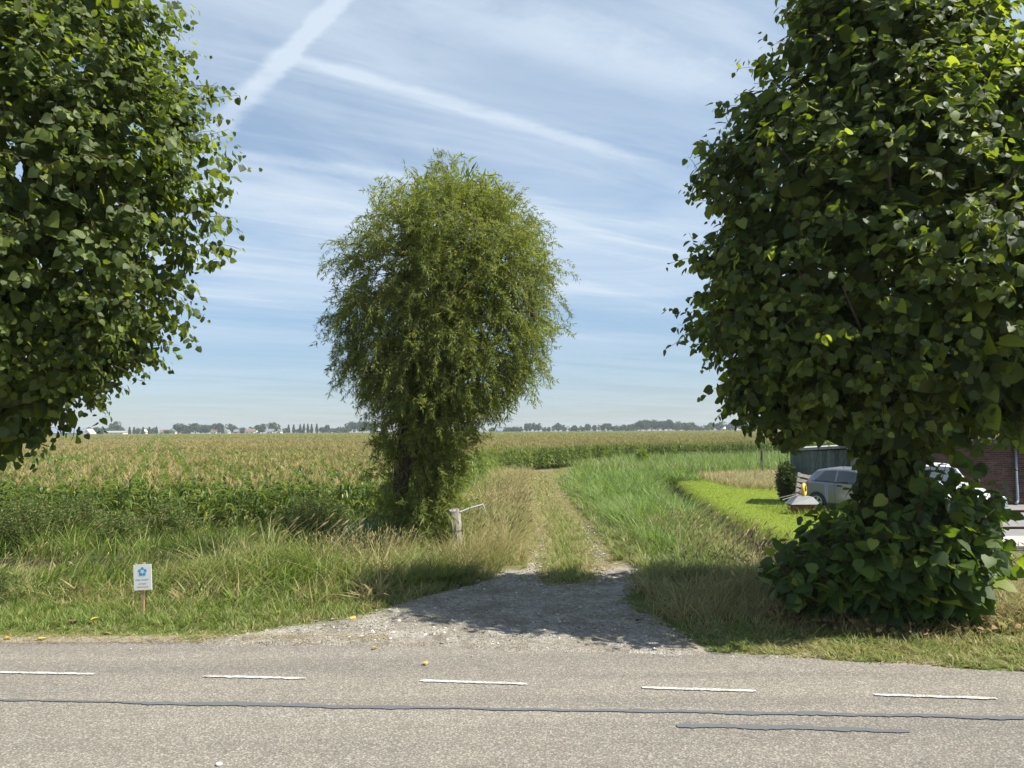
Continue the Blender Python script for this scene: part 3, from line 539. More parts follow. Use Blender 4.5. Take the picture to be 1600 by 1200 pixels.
# 6 reeds right of the track
w6 = Sward(); y = 12.8 + 36 * rng.random(46000) ** 1.5; l_ = trackc(y) + 0.92 + 0.5 * ss(y, 16, 13); r2 = np.interp(y, D2Y, D2X) - 0.35 + np.where(y > 44, 2.5, 0); x = l_ + (r2 - l_) * rng.random(len(y)); nz = vn(x, y, 1.3, 64, 3)
k = rng.random(len(x)) < 0.35 + nz; x, y, nz, l_, r2 = x[k], y[k], nz[k], l_[k], r2[k]; ins = ss(x - l_, 0.0, 1.1)
hh = ((0.20 + 0.55 * ins * ss(y, 12.8, 18)) * (0.65 + 0.7 * nz) + 0.1) * (1 - .5 * ss(x - r2, -1.3, 0)); dry = np.clip(0.8 * (1 - ss(y, 14.0, 18.5)) * ss(x, 3.2, 4.6) + 0.35 * (1 - ins) + 0.3 * ss(x - r2, -0.9, 0) + 0.5 * (vn(x, y, 0.8, 66, 2) - 0.55), 0, 1); sc = np.clip(y / 18, 0.7, 2)
w6.sow(x, y, hh * 0.6, hh * 1.2, 0.016 * sc, dry, (0.05, 0.6), (0.15, 0.9), 0.1, 2.6, tuft=.38)
x, y = area(700, 2.8, 5.8, 13, 19); w6.seed(x, y, 0.55, 0.9, 0.12, 0.2, 1.0)
w6.done('reed_bed', REED, 'bright green reeds between the farm track and the mown lawn', 'reeds')
# 7 right verge
w7 = Sward(); x, y = area(60000, 1.9, 13, 7.0, 13.6); nz = vn(x, y, 0.7, 74, 3); e_ = y - np.interp(x, EX, EY)
k = offroad(x, y) & ~gravel(x, y) & (rng.random(len(x)) < (0.25 + nz) * (0.55 + 0.45 * ss(e_, 0, 0.4))); x, y, nz, e_ = x[k], y[k], nz[k], e_[k]
ramp = ss(e_, 0.2, 2.2); w7.sow(x, y, 0.03 + 0.12 * ramp, 0.07 + 0.5 * ramp * (0.3 + nz), 0.009, np.clip(0.38 + 0.8 * (nz - 0.5) + 0.25 * ramp, 0, 1), (0.1, 0.7), (0.2, 1.0), tuft=.18, short=True)
x = U(22000, 2.2, 11); y = np.interp(x, EX, EY) + .03 + 1.3 * rng.random(22000) ** 1.3; k = ~gravel(x, y); x, y = x[k], y[k]; w7.sow(x, y, .03, .13, .008, np.clip(.5 + 1.2 * (vn(x, y, .4, 79, 2) - .5), 0, 1), (.1, 1.2), (.2, 1.0), tuft=.13, short=True)
x, y = area(1100, 2.6, 9.5, 10.6, 13.8); w7.seed(x, y, 0.4, 0.8, 0.1, 0.5, 1.5)
x, y = area(4000, 5.6, 10.5, 10.0, 14.0); w7.sow(x, y, 0.3, 0.85, 0.008, 0.85, (0.2, 0.8), (0.3, 0.9))
w7.done('roadside_dry_grass', GRASS, 'dry tangled grass on the right verge around the leafy bush', 'grass')
# 8 lawn
w8 = Sward(); y = 16.2 + 31 * rng.random(62000) ** 1.25; a_ = np.interp(y, D2Y, D2X) + 0.5; x = a_ + (16.5 - a_) * rng.random(len(y)) ** 1.15; k = (x < 8.9 + (y - 19) * 0.5 + 2 * (y > 28)); x, y = x[k], y[k]; nz = vn(x, y, 1.6, 84, 3); ed = x - np.interp(y, D2Y, D2X)
w8.sow(x, y, 0.02, 0.05 + 0.04 * nz, 0.010 * np.clip(y / 20, 1, 2), np.clip(0.02 + 0.45 * (nz - 0.5) + 0.2 * (1 - ss(ed, .5, 1.4)), 0, 1), short=True)
x, y = area(2200, 8.8, 12.5, 21.5, 29); w8.sow(x, y, 0.12, 0.35, 0.012, 0.1)
w8.done('lawn_grass', LAWN, 'bright yellow-green mown lawn beyond the narrow ditch', 'lawn')
# 9 blond strip behind the lawn, 10 reeds behind it
w9 = Sward(); P9 = [pix(1085, 742, -0.3), pix(1150, 758, -0.3), pix(1235, 762, -0.3), pix(1240, 736, -0.3), pix(1150, 738, -0.3)]; P9 = np.array(P9)
x, y = area(16000, P9[:, 0].min(), P9[:, 0].max() + 3, P9[:, 1].min(), P9[:, 1].max()); k = poly_in(x, y, [tuple(p_) for p_ in P9]); w9.sow(x[k], y[k], 0.35, 0.75, 0.02, 1.0, (0.1, 0.5), (0.2, 0.7), 0.2, 1.0)
w9.done('blond_grass', GRASS, 'pale bleached grass strip along the far end of the lawn', 'grass')
w10 = Sward(); x, y = area(38000, 3.5, 44, 44, 88); k = (incorn(x, y) < -0.5) & (x > trackc(y) + 1.6) & ((incorn(x, y) > -32) | (x < 12)) & ~poly_in(x, y, [tuple(p_) for p_ in P9]) & (y > np.interp(x, [3, 10, 12, 40], [45, 47, 47.5, 50])); x, y = x[k], y[k]; nz = vn(x, y, 3, 94, 3)
k = (incorn(x, y) < -5) | (x > 10); x, y, nz = x[k], y[k], nz[k]
w10.sow(x, y, 0.7 + 0.4 * nz, 1.15 + 0.6 * nz, 0.035, np.clip(0.12 + 0.5 * (vn(x, y, 4, 96, 2) - 0.4), 0, 1), (0.05, 0.3), (0.1, 0.5))
w10.done('far_reeds', REED, 'green reeds behind the lawn in front of the maize', 'reeds')

# ------------------------------------------------------------------ leaves and trees
def leaf_tpl(fold=0.16, droop=0.22, wide=1.0):
    m = [(0, 0.0, 0), (0, .36, 0), (0, .72, 0), (0, 1.05, 0)]; s_ = [(.25, -.09), (.50, .18), (.47, .50), (.24, .82)]
    V = [(x, y, -droop * y * y) for x, y, z in m]
    for sg in (-1, 1): V += [(sg * x * wide, y, fold * x - droop * y * y) for x, y in s_]
    Fq = []
    for b, fl in ((4, False), (8, True)):
        for q in ([0, 1, b + 1, b], [1, 2, b + 2, b + 1], [2, 3, b + 3, b + 2]): Fq.append(q if not fl else q[::-1])
    return np.array(V, float) - np.array([0, -0.02, 0]), np.array(Fq)
def frames(tip, nor):
    tip = nrm(tip); x = nrm(np.cross(tip, nor)); n_ = np.cross(x, tip); return np.stack([x, tip, n_], 2)
def leaves_to_objects(root, tpls, mat, M, T, sc, want, name='leaf'):
    """the largest-showing leaves become objects of their own; returns mask of the rest"""
    P = T + M[:, :, 1] * sc[:, None] * 0.5; px, py, w = proj(P); inside = (px > -5) & (px < 1605) & (py > -5) & (py < 1205); cell = 12
    key = (np.floor(px / cell).astype(np.int64) * 1000 + np.floor(py / cell).astype(np.int64)); order = np.argsort(w); order = order[inside[order]]
    _, first = np.unique(key[order], return_index=True); front = order[first]
    size = sc[front] / w[front]; pick = front[np.argsort(-size)[:want]]
    for c, i in enumerate(pick):
        o = bpy.data.objects.new(name, tpls[c % len(tpls)]); A = Matrix.Identity(4)
        for a_ in range(3):
            for b_ in range(3): A[a_][b_] = M[i, a_, b_] * sc[i]
            A[a_][3] = T[i, a_] - root.location[a_]
        o.matrix_basis = A; link(o, root)
    rest = np.ones(len(T), bool); rest[pick] = False; return rest
LT = [leaf_tpl(.16, .22), leaf_tpl(-.05, .30, .95), leaf_tpl(.30, .12, .92)]
def leaf_meshes(mat): return [mesh_np('leaf', v, [f_], [mat], True) for v, f_ in LT]
SIMPLE = np.array([[0, 0, 0], [-.46, .3, .03], [-.3, .78, -.08], [0, 1.05, -.2], [.3, .78, -.08], [.46, .3, .03]])
def leaf_mass(name, mat, M, T, sc, root, simp=None):
    g = Geo(); idx = rng.integers(0, 3, len(T))
    if simp is not None:
        idx[simp] = 9; k = simp; g.add(inst(SIMPLE, M[k] * sc[k][:, None, None], T[k] - np.array(root.location)), [rep([[0, 5, 4, 3], [0, 3, 2, 1]], k.sum(), 6)])
    for j in range(3):
        k = idx == j; g.add(inst(LT[j][0], M[k] * sc[k][:, None, None], T[k] - np.array(root.location)), [rep(LT[j][1], k.sum(), 12)])
    return tag(g.obj(name, mat, root, True), kind='stuff')
def linden(label, base, prof, lsize, nsh, seed, ax=(0, 0), low=None, trunk_r=0.16, long_p=0.10, squash=0.72):
    global rng
    rng = np.random.default_rng(seed); root = empty('linden_tree', (base[0], base[1], 0)); tag(root, label, 'tree')
    zs, rs = np.array([p_[0] for p_ in prof]), np.array([p_[1] for p_ in prof]); C0 = np.array([base[0] + ax[0], base[1] + ax[1], 0])
    Ts, tips, nors, scs = [], [], [], []; st = Geo()
    zz = np.linspace(zs[0], zs[-1], 200); wgt = np.interp(zz, zs, rs); wgt /= wgt.sum()
    deepf = []; NB = 150; bz = rng.choice(zz, NB, p=wgt); bt = rng.uniform(0, 2 * pi, NB); bt = np.where((np.sin(bt) > .3) & (rng.random(NB) < .4), -bt, bt); bf = rng.uniform(.76, 1.06, NB)
    for i in range(nsh):
        z = rng.choice(zz, p=wgt); th = rng.uniform(0, 2 * pi); back = math.sin(th) > 0.4
        if back and rng.random() < 0.45: th = -th; back = False      # fewer shoots on the far side
        u_ = rng.random(); deep = u_ < 0.40; bfac = 1.0
        if u_ > 0.46:
            b_i = rng.integers(0, NB); z = float(np.clip(bz[b_i] + rng.normal(0, .22), zs[0], zs[-1])); th = bt[b_i] + rng.normal(0, .24) / max(.6, np.interp(z, zs, rs)); bfac = bf[b_i]; back = math.sin(th) > .4
        R0 = np.interp(z, zs, rs); lump = 0.86 + 0.26 * vn(th * 3.2, z * 1.25, 1.0, seed, 2); R1 = R0 * lump * bfac
        outv = np.array([math.cos(th), math.sin(th) * squash, 0.0]); slope = (np.interp(z + .3, zs, rs) - np.interp(z - .3, zs, rs)) / 0.6
        nv = np.array([outv[0], outv[1], -0.75 * slope]); nv /= np.linalg.norm(nv); rf = rng.uniform(0.25, 0.74) if deep else rng.uniform(0.76, 0.95)
        p = C0 + outv * R1 * rf + np.array([0, 0, z]); longs = (not deep) and rng.random() < long_p
        L = rng.uniform(0.35, 0.7) if not longs else rng.uniform(0.6, 1.0); big = 2.0 if deep else (1.25 if back else 1.0)
        d = nv * 0.75 + np.array([0, 0, 0.55 if longs else 0.2]) + rng.normal(0, 0.45, 3); d /= np.linalg.norm(d); nl = max(4, int(L / ((0.055 if not longs else 0.07) * (big if deep else 1))))
        pts = np.zeros((nl + 1, 3)); pts[0] = p; rn = rng.normal(0, 0.07, (nl, 3)); rn[:, 2] -= 0.05
        for k in range(nl):
            d = d + rn[k]; d = d / math.sqrt(d @ d); pts[k + 1] = pts[k] + d * (L / nl)
        if not deep and (i % 3 == 0 or longs): st.tube(pts[::2] if len(pts) > 4 else pts, np.linspace(0.006, 0.0025, len(pts[::2] if len(pts) > 4 else pts)), 3, False)
        side = nrm(np.cross(d, np.array([0, 0, 1.0]))); f_ = np.arange(1, nl + 1) / nl; sg = np.where(np.arange(nl) % 2, 1.0, -1.0)[:, None]
        tip = side * sg * 0.8 + nv * 0.45 + np.array([0, 0, -0.65]) + rng.normal(0, 0.45, (nl, 3))
        Ts += list(pts[1:] + nrm(tip) * 0.045); tips += list(tip); nors += list(nv * 0.7 + np.array([0, 0, 0.6]) + rng.normal(0, 0.5, (nl, 3))); scs += list(lsize * big * rng.uniform(0.55, 1.28, nl) * (1.0 - 0.45 * f_ * f_)); deepf += [deep or back] * nl
    if low:   # leafy sleeve on the trunk
        z0, z1, rl, nlw = low
        for i in range(nlw):
            z = rng.uniform(z0, z1); th = rng.uniform(0, 2 * pi); o_ = np.array([math.cos(th), math.sin(th), 0]); r = rl * rng.uniform(0.25, 1.0) * (1 + 0.5 * abs((z - (z0 + z1) / 2) / (z1 - z0) * 2) ** 2)
            for k in range(9):
                Ts.append(np.array([base[0], base[1], z]) + o_ * r + rng.normal(0, 0.12, 3)); tips.append(o_ * 0.5 + np.array([0, 0, -0.8]) + rng.normal(0, 0.4, 3)); nors.append(o_ + np.array([0, 0, .5]) + rng.normal(0, 0.4, 3)); scs.append(lsize * rng.uniform(0.8, 1.25)); deepf.append(False)
    T = np.array(Ts); sc = np.array(scs); M = frames(np.array(tips), np.array(nors)); deepf = np.array(deepf)
    if low: kf = (T[:, 2] > 2.42) | (np.hypot(T[:, 0] - base[0], T[:, 1] - base[1]) < .52) | ((T[:, 2] > 2.18) & (T[:, 0] > base[0] + .5)) | ((T[:, 0] < base[0] - 1.15) & (T[:, 2] > 2.2)); T, sc, M, deepf = T[kf], sc[kf], M[kf], deepf[kf]
    rest = leaves_to_objects(root, leaf_meshes(LIND), LIND, M, T, sc, 300)
    leaf_mass('foliage', LIND, M[rest], T[rest], sc[rest], root, np.array(deepf)[rest])
    b0 = np.array([0, 0, 0.0]); tr = Geo(); zt = zs[0] + 0.4; cz = np.array([ax[0], ax[1], 0])
    tr.tube([b0 + (0, 0, -0.1), b0 + (0.01, 0, 0.25), b0 + (0.02, 0, zt * .6), b0 + cz * .4 + (0, 0, zt), cz * .7 + (0, 0, zs[0] + 1.8), cz + (0, 0, zs[-1] - 0.8)], [trunk_r * 1.35, trunk_r * 1.08, trunk_r, trunk_r * .92, trunk_r * .6, 0.03], 10)
    tr.obj('trunk', BARK, root, True)
    for i in range(22):
        z = rng.uniform(zs[0] + .4, zs[-1] - .8); th = i * 2.4; r = np.interp(z + .5, zs, rs) * .82; o_ = np.array([math.cos(th), math.sin(th), 0]); a_ = cz * .6 + np.array([0, 0, z - .35])
        tr.tube([a_, a_ + o_ * r * .4 + (0, 0, .25), a_ + o_ * r * .75 + (0, 0, .6), a_ + o_ * r + (0, 0, 1.0)], [0.05, 0.035, 0.02, 0.008], 5, False) if False else None
        bl = Geo(); bl.tube([a_, a_ + o_ * r * .4 + (0, 0, .25), a_ + o_ * r * .75 + (0, 0, .6), a_ + o_ * r + (0, 0, 1.0)], [0.055, 0.038, 0.022, 0.008], 5, False); bl.obj('branch', BARK, root, True)
    st.V = [v - np.array(root.location) for v in st.V]; tag(st.obj('twigs', TWIG, root), kind='stuff')
    return root
YR = 10.8
def prof_from(pts, axis, Y_):
    return sorted([(at(axis, y, Y_)[2], abs(x - axis) * Y_ / F) for x, y in pts])
pr = prof_from([(1225, 655), (1180, 628), (1110, 580), (1078, 510), (1060, 430), (1085, 350), (1100, 250), (1165, 180), (1215, 90), (1275, 0)], 1410, YR)
pr = [(pr[0][0] - 0.10, 0.6)] + pr + [(pr[-1][0] + 0.55, 0.8), (pr[-1][0] + 0.95, 0.2)]
ba = pix(1385, 985); cx_ = at(1410, 430, YR)[0]
linden('dark leafy linden tree rising from the bush right of the farm track', (5.27, YR), pr, 0.150, 3900, 11, (cx_ - 5.27, 0), (0.9, 2.6, 0.40, 120), 0.15, 0.08)
YL = 10.2
pl = prof_from([(70, 655), (150, 615), (228, 555), (290, 480), (340, 400), (372, 310), (362, 220), (300, 90), (240, 0)], -25, YL)
pl = [(pl[0][0] - 0.2, 0.35)] + pl + [(pl[-1][0] + 0.6, 1.4), (pl[-1][0] + 1.1, 0.3)]
cxl = at(-25, 430, YL)[0]
linden('large rounded linden tree cut off by the left edge, crown hanging over the verge', (cxl - 0.1, YL), pl, 0.120, 5000, 23, (0.1, 0), None, 0.17, 0.07)

# basal bush
rng = np.random.default_rng(5); root = tag(empty('leafy_bush', (BUSHC[0], BUSHC[1], 0)), 'broad low bush of large heart-shaped leaves around the foot of the linden', 'bush')
Ts, tips, nors, scs = [], [], [], []; st = Geo()
for i in range(480):
    th = rng.uniform(0, 2 * pi); o_ = np.array([math.cos(th), math.sin(th) * 0.72, 0]); lump = 0.76 + 0.42 * vn(th * 2.8, 3.0, 1.0, 4, 2); rr = 1.70 * lump * rng.uniform(0.15, 1.0) ** 0.6
    htop = (1.62 + .4 * max(0, math.cos(th + .2)) * (rng.random() < .6) - 0.50 * (rr / 1.6) ** 2) * (1 - .34 * max(0, -math.cos(th)) * (rr / 1.7) ** .5) * (rng.uniform(0.68, 1.02) if rng.random() < .9 else rng.uniform(1.05, 1.28)); b = o_ * rr * 0.55; tpt = o_ * rr + np.array([0.05, 0, htop])
    pts = np.array([b, b + (tpt - b) * np.array([.25, .25, .4]), b + (tpt - b) * np.array([.6, .6, .75]), tpt]); st.tube(pts, [0.011, 0.009, 0.006, 0.003], 4, False)
    nl = int(htop / 0.085)
    for k in range(nl):
        f_ = 0.10 + 0.9 * (k + .5) / nl; p = np.array([np.interp(f_, [0, .33, .66, 1], pts[:, a_]) for a_ in range(3)]); ang = k * 2.4 + th; sd = np.array([math.cos(ang), math.sin(ang), 0])
        if rr < 0.8 and f_ < 0.5 and rng.random() < .5: continue
        tip = sd * 0.7 + o_ * 0.6 + np.array([0, 0, -0.4]) + rng.normal(0, .5, 3); Ts.append(p + nrm(tip) * 0.07); tips.append(tip); nors.append(o_ * 0.5 + sd * .3 + np.array([0, 0, 0.7]) + rng.normal(0, .5, 3)); scs.append(rng.uniform(.12, .235) * (1.12 - .35 * f_ ** 3))
T = np.array(Ts) + np.array(root.location); sc = np.array(scs); M = frames(np.array(tips), np.array(nors)); k = T[:, 2] > 0.06; T, sc, M = T[k], sc[k], M[k]
rest = leaves_to_objects(root, leaf_meshes(SHOOT), SHOOT, M, T, sc, 300); leaf_mass('foliage', SHOOT, M[rest], T[rest], sc[rest], root); tag(st.obj('stems', TWIG, root), kind='stuff')

# willow
rng = np.random.default_rng(31); YW = 17.0
root = tag(empty('willow_tree', (-2.3, YW, 0)), 'slender-leaved willow with drooping twigs standing alone left of the farm track', 'tree')
WP = [(282, 690, 735), (322, 610, 800), (362, 566, 845), (410, 550, 852), (455, 544, 858), (500, 530, 858), (550, 515, 848), (600, 548, 820), (640, 588, 770), (690, 606, 722), (740, 606, 700), (800, 602, 704), (850, 606, 704)]
wz = np.array([at(700, y, YW)[2] for y, a_, b_ in WP])[::-1]; wl = np.array([at(a_, y, YW)[0] for y, a_, b_ in WP])[::-1]; wr = np.array([at(b_, y, YW)[0] for y, a_, b_ in WP])[::-1]
wc = (wl + wr) / 2; ww = (wr - wl) / 2
lim = Geo(); tr = Geo(); LOC = np.array(root.location)
tpts = np.array([(-2.28, YW, -.15), (-2.33, YW, .35), (-2.46, YW, 1.1), (-2.42, YW, 1.75), (-2.24, YW, 2.35), (-2.12, YW, 2.9)]); tr.tube(tpts - LOC, [.26, .20, .17, .17, .16, .12], 12); tr.obj('trunk', BARK, root, True)
lims = []
for (px, py, dy_) in [(560, 560, -.6), (585, 470, .8), (630, 400, -.9), (650, 320, .4), (705, 290, -.2), (740, 360, -1.0), (770, 420, .9), (815, 380, .3), (835, 500, -.5), (800, 570, .8), (720, 480, 1.5), (690, 460, -1.6), (600, 620, .3), (770, 600, -.6)]:
    E_ = np.array(at(px, py, YW + dy_)); s0 = tpts[rng.integers(3, 6)]; md = s0 * .55 + E_ * .45 + np.array([0, 0, .35]); tt = np.linspace(0, 1, 9)[:, None]; cv = (1 - tt) ** 2 * s0 + 2 * tt * (1 - tt) * md + tt ** 2 * E_ + rng.normal(0, .03, (9, 3))
    g = Geo(); g.tube(cv - LOC, np.linspace(.085, .012, 9), 6, False); g.obj('branch', BARK, root, True); lims.append(cv)
LP = np.concatenate([c[2:] for c in lims])
Ts, tips, nors, scs = [], [], [], []; tw = Geo()
def willow_cluster(C, nv, ntw, Lr, up, per=3, lsc=1.0, grav=.115):
    j = np.argmin(((LP - C) ** 2).sum(1) + 0.6 * np.maximum(0, LP[:, 2] - C[2])); a_ = LP[j]
    if np.linalg.norm(C - a_) < 2.2: tw.tube(np.array([a_, a_ * .5 + C * .5 + (0, 0, .1), C]) - LOC, [.014, .009, .005], 4, False)
    for q in range(ntw):
        p = C + rng.normal(0, .20, 3) * np.array([1, 1, .8]); d = nv * .7 + np.array([0, 0, up]) + rng.normal(0, .5, 3); d /= np.linalg.norm(d); L = rng.uniform(*Lr); ns = max(5, int(L / .045)); pts = np.zeros((ns + 1, 3)); pts[0] = p; ds = np.zeros((ns, 3)); rn = rng.normal(0, .07, (ns, 3)); rn[:, 2] -= grav
        for k in range(ns):
            d = d + rn[k]; d = d / math.sqrt(d @ d); ds[k] = d; pts[k + 1] = pts[k] + d * .045
        for e in range(per):
            tip = ds * .5 + nrm(rng.normal(0, 1, (ns, 3))) * .7 + np.array([0, 0, -.25]); Ts.append(pts[1:] + rng.normal(0, .012, (ns, 3))); tips.append(tip); nors.append(rng.normal(0, 1, (ns, 3)) + np.array([0, 0, .8])); scs.append(rng.uniform(.075, .14, ns) * lsc)
        if q % 7 == 0: tw.tube(pts[::3] - LOC, .0035, 3, False)
cdf = np.cumsum(np.r_[0, (ww[1:] + ww[:-1]) / 2 * np.diff(wz)]); cdf /= cdf[-1]
for i in range(760):
    z = np.interp(rng.random(), cdf, wz); th = rng.uniform(0, 2 * pi)
    if math.sin(th) > .3 and rng.random() < .5: th = -th
    inner = rng.random() < .30; c_, w_ = np.interp(z, wz, wc), np.interp(z, wz, ww); lump = .72 + .46 * vn(th * 2.4, z * .9, 1.0, 3, 2); rf = (rng.uniform(.1, .6) if inner else rng.uniform(.70, .92)) * lump
    o_ = np.array([math.cos(th), math.sin(th), 0]); dpt = min(w_, 2.0); C = np.array([c_ + o_[0] * w_ * rf, YW + o_[1] * dpt * rf, max(.12, z)]); sl_ = (np.interp(z + .3, wz, ww) - np.interp(z - .3, wz, ww)) / .6; nv = nrm(o_ + np.array([0, 0, -.7 * sl_]))
    topk = ss(z, 4.5, 8.0)
    if z < 2.6 and rng.random() < .4: continue
    if not inner and vn(th * 3.1 + 5, z * 1.5, 1.0, 9, 2) < .37: continue
    if inner: willow_cluster(C, nv, 7, (.4, .8), .2, 1, 2.2)
    else: willow_cluster(C, nv, 9, (.3, .55) if topk > .6 else ((.35, .8) if z > 3.4 else (.3, .5)), .15 + .65 * topk)
for i in range(150):
    z = .12 + 2.3 * rng.random() ** 1.3; th = rng.uniform(0, 2 * pi); o_ = np.array([math.cos(th), math.sin(th), 0]); c_ = np.interp(z, wz, wc); C = np.array([c_ + o_[0] * .85 * rng.uniform(.3, 1), YW + o_[1] * .75 * rng.uniform(.3, 1), z]); willow_cluster(C, o_, 7, (.25, .45), .5) if not (z > 1.15 and o_[1] < -.35 and abs(C[0] + 2.40) < .42) else None
Ts, tips, nors, scs = (np.concatenate(q_) for q_ in (Ts, tips, nors, scs)); kz = (Ts[:, 2] > 0.0) & ~((Ts[:, 2] > 1.3) & (Ts[:, 2] < 2.7) & (np.abs(Ts[:, 0] + 2.36) < .20) & (Ts[:, 1] < YW) & (rng.random(len(Ts)) < .8)); Ts, tips, nors, scs = Ts[kz], tips[kz], nors[kz], scs[kz]
N = len(Ts); Tn = np.array(Ts) - LOC; Mw = frames(np.array(tips), np.array(nors)) * np.array(scs)[:, None, None]; tv = np.array([[0, 0, 0], [-.085, .42, .03], [0, 1, -.10], [.085, .42, .03]])
V = inst(tv, Mw, Tn); print('willow leaves', N)
crown = Geo().add(V, [rep([[0, 1, 2, 3]], N, 4)]); tag(crown.obj('crown', WILL, root), kind='stuff'); tag(tw.obj('twigs', TWIG, root), kind='stuff')

# ------------------------------------------------------------------ maize
rng = np.random.default_rng(77)
def corn_variant(seed):
    r = np.random.default_rng(seed); g = Geo(); H_ = r.uniform(1.75, 2.0); bend = r.normal(0, .04, 2)
    ax_ = lambda z: np.array([bend[0] * (z / 2) ** 2, bend[1] * (z / 2) ** 2, z]); g.tube([ax_(0), ax_(.8), ax_(H_)], [.016, .014, .007], 4, False); az = r.uniform(0, pi)
    for k in range(11):
        z = .28 + (H_ - .35) * k / 10; L = (.55 + .35 * math.sin(pi * (k + 1) / 12.5)) * r.uniform(.85, 1.15) * (.6 if k > 8 else 1); a_ = az + (k % 2) * pi + r.normal(0, .35); w = .085 * r.uniform(.8, 1.15); up = r.uniform(.7, 1.15) if k < 7 else r.uniform(1.15, 1.5); vs = []
        d = np.array([math.cos(a_), math.sin(a_), 0]); s_ = np.array([-math.sin(a_), math.cos(a_), 0]); p = ax_(z); ang = up
        for q, wf in enumerate((.5, 1.0, .9, .6)):
            vs += [p - s_ * w * wf / 2 + (0, 0, .012), p + (0, 0, -.004), p + s_ * w * wf / 2 + (0, 0, .012)]; p = p + (d * math.cos(ang) + np.array([0, 0, math.sin(ang)])) * L / 4; ang -= r.uniform(.45, .75)
        vs.append(p); f_ = []
        for q in range(3):
            b = q * 3; f_ += [[b, b + 1, b + 4, b + 3], [b + 1, b + 2, b + 5, b + 4]]
        g.add(np.array(vs), [np.array(f_), np.array([[9, 10, 12], [10, 11, 12]])])
    m1 = g.mesh('maize_plant', [CORN], True); h = Geo(); top = ax_(H_ - .05)
    h.tube([top, top + (0, 0, .36)], [.006, .003], 3, False)
    for k in range(6):
        a_ = r.uniform(0, 2 * pi); sp = r.uniform(.25, .7); b = top + np.array([0, 0, .08 + .025 * k]); d = np.array([math.cos(a_) * sp, math.sin(a_) * sp, 1]); h.tube([b, b + d * .13, b + d * .22 + np.array([d[0] * .05, d[1] * .05, -.02])], [.005, .008, .003], 3, False)
    return m1, h.mesh('tassel', [TASS])
CV = [corn_variant(100 + i) for i in range(5)]
th = math.radians(24.5); rd = np.array([-math.sin(th), math.cos(th)]); rp = np.array([math.cos(th), math.sin(th)])
def lattice(x0, x1, y0, y1, ds, dr):
    c = np.array([[x0, y0], [x1, y0], [x0, y1], [x1, y1]]); u0, u1 = (c @ rd).min(), (c @ rd).max(); v0, v1 = (c @ rp).min(), (c @ rp).max()
    u, v = np.meshgrid(np.arange(u0, u1, ds), np.arange(v0, v1, dr)); u = u + rng.normal(0, .04, u.shape); v = v + rng.normal(0, .13, v.shape); P = u[..., None] * rd + v[..., None] * rp; return P.reshape(-1, 2)
P = lattice(-58, 62, 22, 66, .17, .75); P = P[(incorn(P[:, 0], P[:, 1]) > 0) & (np.abs(P[:, 0]) < .74 * P[:, 1] + 4)]
P = P[(P[:, 1] < 42) | (rng.random(len(P)) < .8)]
yy = 66 * (1 + rng.random(90000) * 3.0) ** 1.0; yy = np.where(rng.random(90000) < .5, 60 + 90 * rng.random(90000), 60 + 640 * rng.random(90000) ** 1.5); xx = (rng.random(90000) * 2 - 1) * (.74 * yy + 4); Pf = np.stack([xx, yy], 1)
v = np.round((Pf @ rp) / .75) * .75; u = Pf @ rd; Pf = u[:, None] * rd + (v + rng.normal(0, .2, len(v)))[:, None] * rp; Pf = Pf[(incorn(Pf[:, 0], Pf[:, 1]) > 0) & (Pf[:, 1] > 66)]
depth = incorn(P[:, 0], P[:, 1]); px_, py_, w_ = proj(np.stack([P[:, 0], P[:, 1], 0 * P[:, 0] + .8], 1)); vis = (px_ > 0) & (px_ < 1190) & ~((px_ > 585) & (px_ < 725) & (P[:, 1] < 50))
order = np.argsort(depth * 1.0 + .035 * P[:, 1] + 1e6 * ~vis); ind = order[:300]; restm = np.ones(len(P), bool); restm[ind] = False
for c, i in enumerate(ind):
    k = int(rng.integers(0, 5)); x, y = P[i]; o = link(bpy.data.objects.new('maize_plant', CV[k][0])); o.location = (x, y, float(hgt(x, y)) - .02); o.rotation_euler = (0, 0, rng.uniform(0, 6.28)); s_ = rng.uniform(.82, 1.0); o.scale = (s_, s_, s_)
    tag(o, 'tall green maize plant standing on the front edge of the field', 'maize plant', 'maize plants along the front edge of the field'); link(bpy.data.objects.new('tassel', CV[k][1]), o)
    if c < 5: pass
protos = [(bpy.data.objects.new('maize_plant', CV[k][0]), None) for k in range(0)]
PA = np.concatenate([P[restm], Pf]); NP = len(PA); far_ = ss(PA[:, 1], 55, 300)
sc_ = rng.uniform(.82, 1.0, NP); scv = np.stack([sc_ * (1 + 1.6 * far_), sc_ * (1 + 1.6 * far_), sc_], 1); gap = np.abs(((PA @ rp) - 0.0) - np.round((PA @ rp) / 27.0) * 27.0) 
green = (vn(PA[:, 0], PA[:, 1], 9, 88, 2) > .60) & (PA[:, 1] < 75) | ((np.abs(gap - 1.0) < .5) & (PA[:, 1] > 45))
me = mesh_np('maize_crop', np.stack([PA[:, 0], PA[:, 1], hgt(PA[:, 0], PA[:, 1]) - .02], 1), [np.zeros((0, 3))] if False else [np.array([[0, 1, 2]])])
me = bpy.data.meshes.new('maize_crop'); me.vertices.add(NP); me.vertices.foreach_set('co', np.stack([PA[:, 0], PA[:, 1], hgt(PA[:, 0], PA[:, 1]) - .02], 1).astype(np.float32).ravel()); me.update()
me.attributes.new('kind', 'INT', 'POINT').data.foreach_set('value', rng.integers(0, 5, NP).astype(np.int32))
me.attributes.new('tas', 'INT', 'POINT').data.foreach_set('value', np.where((green & (rng.random(NP) < .8)) | ((PA[:, 1] < 42) & (rng.random(NP) < .3)), -1, rng.integers(0, 5, NP)).astype(np.int32))
